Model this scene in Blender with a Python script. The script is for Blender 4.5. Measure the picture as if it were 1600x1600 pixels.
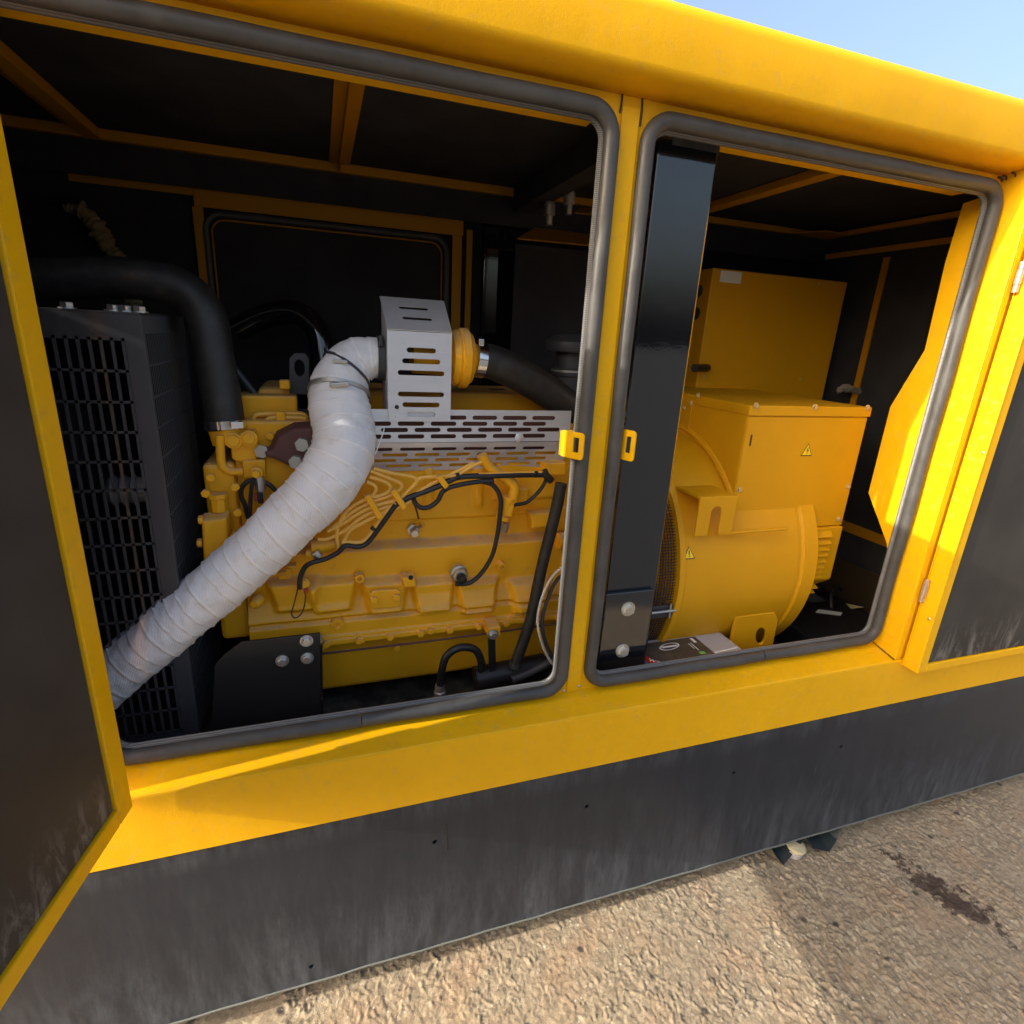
import bpy, bmesh, math, random
import numpy as np
from mathutils import Vector, Matrix, geometry
random.seed(7); rng = np.random.default_rng(7)
scene = bpy.context.scene
for o in list(bpy.data.objects): bpy.data.objects.remove(o)

# ------------------------------------------------------------------ camera
ROT = np.array([[0.948330637399554, -0.31288052578312797, 0.05267616875807367],
                [-0.04645951929235327, -0.3011686114533217, -0.9524384392402491],
                [0.31386384824710084, 0.9007792426898786, -0.30014370008809005]])
FOC = 869.1377772173363
CAM = np.array([0.0, -1.0, 1.55])          # the photographer stands one metre off the canopy
cam = bpy.data.cameras.new('camera'); camo = bpy.data.objects.new('camera', cam)
scene.collection.objects.link(camo); scene.camera = camo
cam.sensor_width = 36; cam.lens = FOC / 1600 * 36; cam.clip_start = 0.02; cam.clip_end = 2000
m = Matrix(((ROT[0][0], -ROT[1][0], -ROT[2][0], CAM[0]), (ROT[0][1], -ROT[1][1], -ROT[2][1], CAM[1]),
            (ROT[0][2], -ROT[1][2], -ROT[2][2], CAM[2]), (0, 0, 0, 1)))
camo.matrix_world = m
# ------------------------------------------------------------------ light
SUN = Vector((1.0, 0.095, -0.420)).normalized()      # low sun from the left, almost along the canopy side
elev = math.asin(-SUN.z); az = math.atan2(-SUN.x, -SUN.y)
world = bpy.data.worlds.new('World'); scene.world = world; world.use_nodes = True
nt = world.node_tree; nt.nodes.clear()
sky = nt.nodes.new('ShaderNodeTexSky'); sky.sky_type = 'NISHITA'; sky.sun_disc = False
sky.sun_elevation = elev; sky.sun_rotation = az; sky.air_density = 1.0; sky.dust_density = 10.0; sky.ozone_density = 1.3
bg = nt.nodes.new('ShaderNodeBackground'); bg.inputs[1].default_value = 0.15
wo = nt.nodes.new('ShaderNodeOutputWorld'); nt.links.new(sky.outputs[0], bg.inputs[0]); nt.links.new(bg.outputs[0], wo.inputs[0])
sl = bpy.data.lights.new('sun', 'SUN'); sl.energy = 2.0; sl.angle = math.radians(0.55); sl.color = (1.0, 0.93, 0.80)
so = bpy.data.objects.new('sun', sl); scene.collection.objects.link(so)
so.rotation_euler = SUN.to_track_quat('-Z', 'Y').to_euler(); so.location = (-4, -1, 4)
scene.view_settings.view_transform = 'Standard'; scene.view_settings.look = 'None'
scene.view_settings.gamma = 1; scene.view_settings.exposure = 1.70
try:
    scene.cycles.max_bounces = 8; scene.cycles.diffuse_bounces = 5
except Exception: pass

# ------------------------------------------------------------------ measuring helpers (photo pixel -> point on a plane of the place)
def ray(u, v): return ROT.T @ np.array([(u - 800) / FOC, (v - 800) / FOC, 1.0])
def at(u, v, Y): d = ray(u, v); return Vector(CAM + d * (Y - CAM[1]) / d[1])
def atz(u, v, Z): d = ray(u, v); return Vector(CAM + d * (Z - CAM[2]) / d[2])
def atx(u, v, X): d = ray(u, v); return Vector(CAM + d * (X - CAM[0]) / d[0])
def c5(x, y): return (440 + x / 3.2, 420 + y / 3.2)
def c7(x, y): return (300 + x / 2.6667, 700 + y / 2.6667)
def c13(x, y): return (300 + x / 5, 560 + y / 5)
def c14(x, y): return (560 + x / 4.706, 700 + y / 4.706)
def c6(x, y): return (880 + x / 2.6667, 400 + y / 2.6667)

# ------------------------------------------------------------------ mesh helpers
class MB:
    def __init__(s): s.v = []; s.f = []; s.uv = None
    def add(s, vs, fs):
        n = len(s.v); s.v += [tuple(v) for v in vs]; s.f += [tuple(i + n for i in f) for f in fs]; return s
    def box(s, a, b):
        x0, y0, z0 = [min(p, q) for p, q in zip(a, b)]; x1, y1, z1 = [max(p, q) for p, q in zip(a, b)]
        return s.add([(x0,y0,z0),(x1,y0,z0),(x1,y1,z0),(x0,y1,z0),(x0,y0,z1),(x1,y0,z1),(x1,y1,z1),(x0,y1,z1)],
                     [(0,3,2,1),(4,5,6,7),(0,1,5,4),(1,2,6,5),(2,3,7,6),(3,0,4,7)])
    def bar(s, a, b, w, h, up=(0,0,1)):
        a = Vector(a); b = Vector(b); d = (b - a).normalized(); up = Vector(up)
        sd = d.cross(up).normalized(); u = sd.cross(d).normalized()
        q = [sd*(-w/2)+u*(-h/2), sd*(w/2)+u*(-h/2), sd*(w/2)+u*(h/2), sd*(-w/2)+u*(h/2)]
        return s.add([a+k for k in q]+[b+k for k in q], [(0,3,2,1),(4,5,6,7),(0,1,5,4),(1,2,6,5),(2,3,7,6),(3,0,4,7)])
    def prism(s, poly, t):       # poly: 3D points in a plane; t: offset vector
        n = len(poly); t = Vector(t); P = [Vector(p) for p in poly]
        return s.add(P + [p + t for p in P], [tuple(range(n-1, -1, -1)), tuple(range(n, 2*n))] + [(i, (i+1) % n, n+(i+1) % n, n+i) for i in range(n)])
    def pad(s, poly, t, shrink):
        n = len(poly); t = Vector(t); P = [Vector(p) for p in poly]; c = sum(P, Vector()) / n
        return s.add(P + [c + (p - c) * shrink + t for p in P], [tuple(range(n-1, -1, -1)), tuple(range(n, 2*n))] + [(i, (i+1) % n, n+(i+1) % n, n+i) for i in range(n)])
    def tube(s, pts, r, n=12, closed=False, cap=True, flat=1.0, upv=None):
        pts = [Vector(p) for p in pts]; N = len(pts)
        rr = r if isinstance(r, (list, tuple, np.ndarray)) else [r] * N
        T = []
        for i in range(N):
            a = pts[(i-1) % N] if (closed or i > 0) else pts[i]; b = pts[(i+1) % N] if (closed or i < N-1) else pts[i]
            T.append((b - a).normalized())
        up = Vector(upv) if upv else (Vector((0,0,1)) if abs(T[0].z) < .9 else Vector((0,1,0)))
        nv = (up - T[0]*up.dot(T[0])).normalized(); vs = []; fs = []
        for i in range(N):
            nv = (nv - T[i]*nv.dot(T[i])).normalized(); bv = T[i].cross(nv)
            for k in range(n):
                a = 2*math.pi*k/n; vs.append(pts[i] + (nv*math.cos(a) + bv*math.sin(a)*flat) * rr[i])
        M_ = N if closed else N-1
        for i in range(M_):
            j = (i+1) % N
            for k in range(n): fs.append((i*n+k, i*n+(k+1) % n, j*n+(k+1) % n, j*n+k))
        if cap and not closed: fs += [tuple(range(n-1, -1, -1)), tuple((N-1)*n + k for k in range(n))]
        return s.add(vs, fs)
    def lathe(s, prof, o, ax, n=32, cap=True):   # prof: (t along axis, radius)
        o = Vector(o); ax = Vector(ax).normalized(); u = ax.orthogonal().normalized(); w = ax.cross(u); vs = []; fs = []
        for (t, r) in prof:
            for k in range(n):
                a = 2*math.pi*k/n; vs.append(o + ax*t + (u*math.cos(a) + w*math.sin(a))*r)
        for i in range(len(prof)-1):
            for k in range(n): fs.append((i*n+k, i*n+(k+1) % n, (i+1)*n+(k+1) % n, (i+1)*n+k))
        if cap: fs += [tuple(range(n-1, -1, -1)), tuple((len(prof)-1)*n + k for k in range(n))]
        return s.add(vs, fs)
    def plate(s, outer, holes, O, U, V, t):     # flat sheet with real holes; (a,b) -> O + a U + b V, thickness vector t
        O = Vector(O); U = Vector(U); V = Vector(V); t = Vector(t)
        loops = [outer] + list(holes); pts = []; ed = []
        for L in loops:
            n = len(pts); pts += [Vector((p[0], p[1])) for p in L]; ed += [(n+i, n+(i+1) % len(L)) for i in range(len(L))]
        v2, e2, f2, _, _, _ = geometry.delaunay_2d_cdt(pts, ed, [], 1, 1e-7)
        H = [np.array([(p[0], p[1]) for p in L]) for L in holes]
        def inside(h, x, y):
            a = h; b = np.roll(h, -1, 0)
            c = ((a[:,1] > y) != (b[:,1] > y)) & (x < (b[:,0]-a[:,0])*(y-a[:,1])/(b[:,1]-a[:,1]+1e-15)+a[:,0])
            return c.sum() % 2 == 1
        bbs = [(h.min(0), h.max(0)) for h in H]; fs = []
        for f in f2:
            x = sum(v2[i][0] for i in f)/3; y = sum(v2[i][1] for i in f)/3
            if any(b0[0] < x < b1[0] and b0[1] < y < b1[1] and inside(h, x, y) for h, (b0, b1) in zip(H, bbs)): continue
            fs.append(tuple(f))
        cnt = {}
        for f in fs:
            for i in range(3):
                e = (f[i], f[(i+1) % 3]); cnt[e] = 1
        n = len(v2); A = [O + U*p[0] + V*p[1] for p in v2]
        F = [tuple(reversed(f)) for f in fs] + [tuple(i+n for i in f) for f in fs]
        F += [(a, b, b+n, a+n) for (a, b) in cnt if (b, a) not in cnt]
        return s.add(A + [p + t for p in A], F)
    def build(s, name, mat, parent=None, smooth=False, bev=0, kind=None, angle=40):
        me = bpy.data.meshes.new(name); me.from_pydata([tuple(v) for v in s.v], [], s.f); me.update()
        bm = bmesh.new(); bm.from_mesh(me); bmesh.ops.recalc_face_normals(bm, faces=bm.faces); bm.to_mesh(me); bm.free()
        return link(name, me, mat, parent, smooth, bev, kind, angle)

def link(name, me, mat, parent=None, smooth=False, bev=0, kind=None, angle=40):
    o = bpy.data.objects.new(name, me); scene.collection.objects.link(o)
    if mat is not None and len(me.materials) == 0: me.materials.append(mat)
    if smooth:
        me.shade_smooth() if hasattr(me, 'shade_smooth') else None
        try: me.set_sharp_from_angle(angle=math.radians(angle))
        except Exception: pass
    if bev:
        b = o.modifiers.new('bevel', 'BEVEL'); b.width = bev; b.segments = 2; b.limit_method = 'ANGLE'; b.angle_limit = math.radians(40)
        b.harden_normals = False
    if parent is not None:
        o.parent = parent; o.matrix_parent_inverse = Matrix.Translation(-world_loc(parent))
    if kind: o['kind'] = kind
    return o
def world_loc(p):
    return Vector(p['_loc']) if '_loc' in p else Vector((0,0,0))
def thing(name, label, cat, loc, group=None):
    o = bpy.data.objects.new(name, None); scene.collection.objects.link(o); o.location = loc; o.empty_display_size = .1
    o['_loc'] = tuple(loc); o['label'] = label; o['category'] = cat
    if group: o['group'] = group
    return o
def tag(o, label, cat, group=None):
    o['label'] = label; o['category'] = cat
    if group: o['group'] = group
    return o
def cr(P, n=8, closed=False):   # Catmull-Rom through control points
    P = [Vector(p) for p in P]; N = len(P); out = []
    for i in range(N if closed else N-1):
        g = lambda k: P[k % N] if closed else P[max(0, min(N-1, k))]
        a, b, c, d = g(i-1), g(i), g(i+1), g(i+2)
        for j in range(n):
            t = j/n; out.append(0.5*((2*b) + (c-a)*t + (2*a-5*b+4*c-d)*t*t + (3*b-a-3*c+d)*t**3))
    if not closed: out.append(P[-1])
    return out
def rrect(x0, x1, z0, z1, r, n=8):
    out = []
    for cx, cz, a0 in ((x1-r, z1-r, 0), (x0+r, z1-r, 90), (x0+r, z0+r, 180), (x1-r, z0+r, 270)):
        for k in range(n+1):
            a = math.radians(a0 + 90*k/n); out.append((cx + r*math.cos(a), cz + r*math.sin(a)))
    return out
def slot(cx, cz, w, h, n=5):
    r = h/2; out = []
    for sx, a0 in ((1, -90), (-1, 90)):
        for k in range(n+1):
            a = math.radians(a0 + 180*k/n); out.append((cx + sx*(w/2 - r) + r*math.cos(a), cz + r*math.sin(a)))
    return out
def circ(cx, cz, r, n=14): return [(cx + r*math.cos(2*math.pi*k/n), cz + r*math.sin(2*math.pi*k/n)) for k in range(n)]

# ------------------------------------------------------------------ materials
MT = {}
def mat(name, col, rough=.5, metal=0, spec=.5, coat=0, fn=None):
    ma = bpy.data.materials.new(name); ma.use_nodes = True; n = ma.node_tree; b = n.nodes['Principled BSDF']
    b.inputs['Base Color'].default_value = (*col, 1); b.inputs['Roughness'].default_value = rough; b.inputs['Metallic'].default_value = metal
    b.inputs['Specular IOR Level'].default_value = spec; b.inputs['Coat Weight'].default_value = coat
    if fn: fn(n, b)
    MT[name] = ma; return ma
def N(n, t, **k):
    x = n.nodes.new(t)
    for a, v in k.items():
        if a in ('loc',): continue
        if hasattr(x, a): setattr(x, a, v)
        else: x.inputs[a.replace('_', ' ')].default_value = v
    return x
def coord(n, scale=(1,1,1), kind='Object', rot=(0,0,0)):
    tc = n.nodes.new('ShaderNodeTexCoord'); mp = n.nodes.new('ShaderNodeMapping'); mp.inputs['Scale'].default_value = scale
    mp.inputs['Rotation'].default_value = rot
    n.links.new(tc.outputs[kind], mp.inputs[0]); return mp.outputs[0]
def noise(n, vec, scale, detail=4, rough=.55, dist=0):
    x = N(n, 'ShaderNodeTexNoise', Scale=scale, Detail=detail, Roughness=rough, Distortion=dist); n.links.new(vec, x.inputs['Vector']); return x.outputs['Fac']
def ramp(n, fac, stops):
    r = n.nodes.new('ShaderNodeValToRGB'); e = r.color_ramp.elements
    while len(e) < len(stops): e.new(.5)
    for i, (p, c) in enumerate(stops): e[i].position = p; e[i].color = (*c, 1) if len(c) == 3 else c
    n.links.new(fac, r.inputs[0]); return r.outputs[0]
def mixc(n, fac, a, b, mode='MIX'):
    x = n.nodes.new('ShaderNodeMix'); x.data_type = 'RGBA'; x.blend_type = mode
    for s, v in ((0, fac), (6, a), (7, b)):
        if hasattr(v, 'is_output'): n.links.new(v, x.inputs[s])
        else: x.inputs[s].default_value = v if s == 0 else (*v, 1)
    return x.outputs[2]
def math_(n, op, a, b=0, clamp=False):
    x = n.nodes.new('ShaderNodeMath'); x.operation = op; x.use_clamp = clamp
    for s, v in ((0, a), (1, b)):
        if hasattr(v, 'is_output'): n.links.new(v, x.inputs[s])
        else: x.inputs[s].default_value = v
    return x.outputs[0]
def bump(n, b, h, strength=.2, dist=.002, prev=None):
    x = N(n, 'ShaderNodeBump', Strength=strength, Distance=dist); n.links.new(h, x.inputs['Height'])
    if prev: n.links.new(prev, x.inputs['Normal'])
    n.links.new(x.outputs[0], b.inputs['Normal']); return x.outputs[0]
G3 = lambda v: (v, v, v)

def f_canopy(n, b):
    v = coord(n); big = noise(n, v, 3.0, 5); fine = noise(n, v, 420, 2); mid = noise(n, v, 40, 6, .7)
    c = mixc(n, ramp(n, big, [(.35, G3(0)), (.7, G3(1))]), (.79, .415, .001), (.87, .465, .002))
    grime = ramp(n, mid, [(.55, G3(0)), (.78, G3(.5))])
    drip = ramp(n, noise(n, coord(n, (1, 1, .12)), 55, 6, .7), [(.58, G3(0)), (.74, G3(.35))])
    c = mixc(n, drip, c, (.70, .42, .07)); c = mixc(n, grime, c, (.58, .36, .09)); c = mixc(n, ramp(n, noise(n, v, 34, 5, .6), [(.755, G3(0)), (.79, G3(.9))]), c, (.20, .06, .015)); n.links.new(c, b.inputs['Base Color'])
    n.links.new(ramp(n, mid, [(.3, G3(.42)), (.8, G3(.62))]), b.inputs['Roughness'])
    h = bump(n, b, fine, .16, .0016); h = bump(n, b, noise(n, v, 90, 2), .05, .003, h); bump(n, b, noise(n, v, 5, 2), .25, .012, h)
mat('canopy_yellow', (.82,.38,.005), .45, fn=f_canopy, spec=.25)
def f_engine(n, b):
    v = coord(n); big = noise(n, v, 6, 5); dirt = noise(n, v, 22, 8, .7); fine = noise(n, v, 260, 4)
    c = mixc(n, big, (.82, .38, .006), (.88, .44, .012))
    ge = n.nodes.new('ShaderNodeNewGeometry'); sp = n.nodes.new('ShaderNodeSeparateXYZ'); n.links.new(ge.outputs['Normal'], sp.inputs[0])
    up = math_(n, 'MULTIPLY', ramp(n, sp.outputs[2], [(.15, G3(0)), (.75, G3(1))]), ramp(n, dirt, [(.30, G3(.25)), (.6, G3(.9))]))
    c = mixc(n, up, c, (.55, .34, .15))                      # dust settled on the upward faces
    c = mixc(n, ramp(n, dirt, [(.62, G3(0)), (.75, G3(.55))]), c, (.40, .22, .09))
    n.links.new(c, b.inputs['Base Color']); n.links.new(ramp(n, dirt, [(.3, G3(.38)), (.7, G3(.7))]), b.inputs['Roughness'])
    bump(n, b, fine, .25, .0012)
mat('engine_yellow', (.7,.3,.01), .5, fn=f_engine, spec=.35)
def f_alt(n, b):
    v = coord(n); big = noise(n, v, 5, 4); dirt = noise(n, v, 30, 8, .7)
    c = mixc(n, big, (.60, .285, .003), (.68, .335, .005)); c = mixc(n, ramp(n, dirt, [(.66, G3(0)), (.8, G3(.45))]), c, (.42, .24, .09))
    n.links.new(c, b.inputs['Base Color']); n.links.new(ramp(n, dirt, [(.3, G3(.38)), (.7, G3(.62))]), b.inputs['Roughness'])
    bump(n, b, noise(n, v, 300, 3), .12, .001)
mat('alternator_yellow', (.76,.34,.01), .45, fn=f_alt, spec=.28)
def f_foam(n, b):
    v = coord(n); x = noise(n, v, 500, 3); d = noise(n, v, 7, 6)
    n.links.new(mixc(n, ramp(n, d, [(.4, G3(0)), (.8, G3(1))]), (.027, .027, .030), (.046, .045, .047)), b.inputs['Base Color']); bump(n, b, x, .5, .001)
mat('black_foam', (.012,.012,.012), .85, fn=f_foam, spec=.25)
def f_doorfoam(n, b):
    v = coord(n); x = noise(n, v, 600, 3); d = noise(n, v, 5, 6); sm = noise(n, coord(n, (9, 9, 3)), 3, 7, .7, 1.5)
    c = mixc(n, ramp(n, d, [(.4, G3(0)), (.8, G3(1))]), (.034, .030, .026), (.058, .052, .046))
    sp = n.nodes.new('ShaderNodeSeparateXYZ'); n.links.new(coord(n), sp.inputs[0])
    low = ramp(n, sp.outputs[2], [(.74, G3(1)), (.84, G3(0))])
    c = mixc(n, math_(n, 'MULTIPLY', low, ramp(n, sm, [(.48, G3(0)), (.62, G3(.7))])), c, (.20, .19, .17))   # water marks dried at the foot of the lining
    n.links.new(c, b.inputs['Base Color']); bump(n, b, x, .4, .001)
mat('door_lining', (.04,.04,.04), .62, fn=f_doorfoam, spec=.4)
def f_gloss(n, b):
    v = coord(n); h = bump(n, b, noise(n, v, 130, 2), .04, .0012); bump(n, b, noise(n, v, 7, 2), .06, .006, h)
    s = noise(n, v, 60, 8, .75); n.links.new(ramp(n, s, [(.6, G3(.06)), (.8, G3(.25))]), b.inputs['Roughness'])
    n.links.new(mixc(n, ramp(n, s, [(.70, G3(0)), (.82, G3(1))]), (.008, .009, .012), (.05, .05, .05)), b.inputs['Base Color'])
mat('black_gloss', (.01,.011,.013), .12, fn=f_gloss, spec=1.0)
def f_base(n, b):
    v = coord(n); st = noise(n, coord(n, (1, 1, .22)), 75, 9, .72); st2 = noise(n, coord(n, (1, 1, .18)), 18, 6, .7); big = noise(n, v, 2.2, 5)
    sp = n.nodes.new('ShaderNodeSeparateXYZ'); n.links.new(v, sp.inputs[0])
    low = ramp(n, sp.outputs[2], [(.06, G3(1)), (.20, G3(.62)), (.30, G3(.22)), (.47, G3(.12)), (.533, G3(.85))])
    a = math_(n, 'MULTIPLY', ramp(n, st, [(.34, G3(.15)), (.76, G3(1))]), low)
    a = math_(n, 'MULTIPLY', a, ramp(n, st2, [(.36, G3(.12)), (.62, G3(.95))]), True)
    c = mixc(n, big, (.012, .016, .025), (.021, .027, .038)); c = mixc(n, a, c, (.118, .130, .145))
    w = math_(n, 'MULTIPLY', ramp(n, noise(n, coord(n, (1, 1, .08)), 26, 4, .8), [(.66, G3(0)), (.72, G3(1))]), ramp(n, noise(n, v, 6, 3), [(.52, G3(0)), (.62, G3(.5))]))
    c = mixc(n, w, c, (.20, .20, .19))
    n.links.new(c, b.inputs['Base Color']); n.links.new(ramp(n, a, [(0, G3(.34)), (.6, G3(.8))]), b.inputs['Roughness'])
    bump(n, b, noise(n, v, 300, 2), .08, .001)
mat('base_black', (.02,.02,.02), .4, fn=f_base, spec=.3)
def f_rub(n, b):
    v = coord(n); d = noise(n, v, 13, 8, .68, .3); c = mixc(n, ramp(n, d, [(.40, G3(0)), (.66, G3(1))]), (.052, .050, .048), (.078, .076, .073))
    n.links.new(c, b.inputs['Base Color']); n.links.new(ramp(n, d, [(.3, G3(.36)), (.7, G3(.65))]), b.inputs['Roughness']); bump(n, b, noise(n, v, 200, 3), .15, .001)
mat('gasket_rubber', (.07,.068,.065), .45, fn=f_rub)
def f_grip(n, b):
    w = N(n, 'ShaderNodeTexWave', Scale=95.0); w.bands_direction = 'Z'; n.links.new(coord(n), w.inputs[0])
    n.links.new(mixc(n, w.outputs['Fac'], (.08,.08,.08), (.20,.195,.19)), b.inputs['Base Color']); bump(n, b, w.outputs['Fac'], .4, .0012)
mat('gasket_grip', (.2,.2,.2), .4, fn=f_grip)
def f_hose(n, b):
    v = coord(n); d = noise(n, v, 30, 8, .7); n.links.new(mixc(n, ramp(n, d, [(.45, G3(0)), (.75, G3(1))]), (.016,.015,.014), (.040,.038,.034)), b.inputs['Base Color']); bump(n, b, noise(n, v, 350, 3), .3, .001)
mat('hose_rubber', (.02,.02,.02), .5, fn=f_hose)
mat('cable_black', (.012,.012,.013), .42)
def f_rad(n, b):
    v = coord(n); d = noise(n, v, 12, 6); n.links.new(mixc(n, d, (.028,.029,.033), (.055,.056,.062)), b.inputs['Base Color'])
mat('guard_black', (.03,.03,.034), .5, fn=f_rad)
mat('guard_lit', (.085,.088,.098), .5)  # paler copy of the guard black, light on the side face put into colour
mat('dark_void', (.008,.008,.008), .8)
def f_alu(n, b):
    v = coord(n); d = noise(n, coord(n, (1, 1, 6)), 9, 6, .6); s = noise(n, v, 60, 5, .7)
    n.links.new(mixc(n, d, (.58,.60,.64), (.74,.76,.80)), b.inputs['Base Color']); n.links.new(ramp(n, s, [(.3, G3(.36)), (.7, G3(.58))]), b.inputs['Roughness'])
    bump(n, b, noise(n, v, 14, 3), .15, .004)
mat('heat_shield_steel', (.6,.6,.62), .45, metal=.55, fn=f_alu)
mat('zinc', (.55,.55,.54), .35, metal=.9)
mat('bolt_zinc', (.50,.49,.45), .42, metal=.8)
mat('pale_screw', (.60,.42,.17), .45, metal=.3); mat('pipe_yellow', (.80,.44,.07), .4)
mat('chrome', (.75,.75,.75), .15, metal=1)
mat('hinge_metal', (.62,.50,.44), .3, metal=.7)
def f_rust(n, b):
    v = coord(n); d = noise(n, v, 25, 8, .7); n.links.new(mixc(n, d, (.075,.028,.022), (.150,.062,.048)), b.inputs['Base Color']); bump(n, b, noise(n, v, 180, 4), .35, .0015)
mat('manifold_rust', (.11,.045,.035), .7, fn=f_rust)
def f_wrap(n, b):
    uv = coord(n, (1,1,1), 'UV')
    w1 = N(n, 'ShaderNodeTexWave', Scale=170.0, Distortion=.3); w1.bands_direction = 'DIAGONAL'; n.links.new(uv, w1.inputs[0])
    v = coord(n); d = noise(n, v, 9, 6, .65); st = noise(n, v, 16, 8, .75, .4)
    c = mixc(n, d, (.84,.835,.84), (.91,.91,.92)); c = mixc(n, ramp(n, st, [(.54, G3(0)), (.76, G3(.6))]), c, (.62,.50,.40))
    c = mixc(n, math_(n, 'MULTIPLY', w1.outputs['Fac'], .30), c, (.36,.35,.35))
    ta = n.nodes.new('ShaderNodeAttribute'); ta.attribute_name = 'seam'
    c = mixc(n, ramp(n, ta.outputs['Fac'], [(.0, G3(.55)), (.06, G3(0)), (.84, G3(0)), (.86, G3(.0))]), c, (.40,.34,.29))
    c = mixc(n, ramp(n, ta.outputs['Fac'], [(.86, G3(0)), (.90, G3(.9)), (.96, G3(.9)), (.985, G3(0))]), c, (.90,.89,.87)); n.links.new(c, b.inputs['Base Color'])
    h = bump(n, b, w1.outputs['Fac'], .3, .0008); bump(n, b, noise(n, v, 34, 4), .6, .006, h)
mat('exhaust_wrap', (.7,.7,.7), .55, fn=f_wrap, spec=.35)
def f_wool(n, b):
    v = coord(n); d = noise(n, v, 60, 6, .7); n.links.new(mixc(n, d, (.16,.11,.05), (.46,.37,.20)), b.inputs['Base Color']); bump(n, b, noise(n, v, 150, 4), .8, .006)
mat('torn_wool', (.4,.32,.18), .95, fn=f_wool)
mat('battery_grey', (.40,.39,.40), .45)
def f_lab(n, b):
    v = coord(n); d = noise(n, v, 30, 8, .7); n.links.new(mixc(n, ramp(n, d, [(.4, G3(0)), (.75, G3(1))]), (.035,.033,.032), (.12,.10,.08)), b.inputs['Base Color'])
mat('label_black', (.05,.05,.05), .35, fn=f_lab)
mat('label_red', (.55,.025,.015), .4); mat('print_white', (.75,.74,.70), .45); mat('print_green', (.20,.55,.12), .45)
mat('sign_yellow', (.85,.60,.02), .4); mat('sign_black', (.01,.01,.01), .5); mat('print_pale', (.62,.56,.28), .5)
mat('white_sheath', (.62,.58,.50), .5); mat('red_plastic', (.35,.03,.015), .4); mat('grey_plate', (.16,.165,.17), .5)
mat('sealant', (.03,.022,.015), .6); mat('brown_deck', (.035,.022,.008), .7)
def f_dusty(n, b):
    v = coord(n); d = noise(n, v, 14, 8, .7); n.links.new(mixc(n, ramp(n, d, [(.4, G3(0)), (.7, G3(1))]), (.012,.011,.010), (.10,.09,.065)), b.inputs['Base Color'])
mat('deck_dusty', (.03,.028,.022), .7, fn=f_dusty)
mat('plastic_sheet', (.016,.022,.022), .4, spec=.4); mat('rag_grey', (.22,.20,.16), .8); mat('dusty_edge', (.13,.135,.12), .7); mat('shaded_yellow', (.46,.205,.003), .55, spec=.25)  # interior yellow: canopy paint darkened in colour to imitate the shade inside
def f_wood(n, b):
    v = coord(n, (1, 1, 1)); d = noise(n, v, 60, 6, .7); n.links.new(mixc(n, d, (.30,.24,.13), (.62,.55,.36)), b.inputs['Base Color'])
mat('old_wood', (.5,.42,.26), .8, fn=f_wood)
STAIN = atz(1478, 1395, 0)
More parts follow.
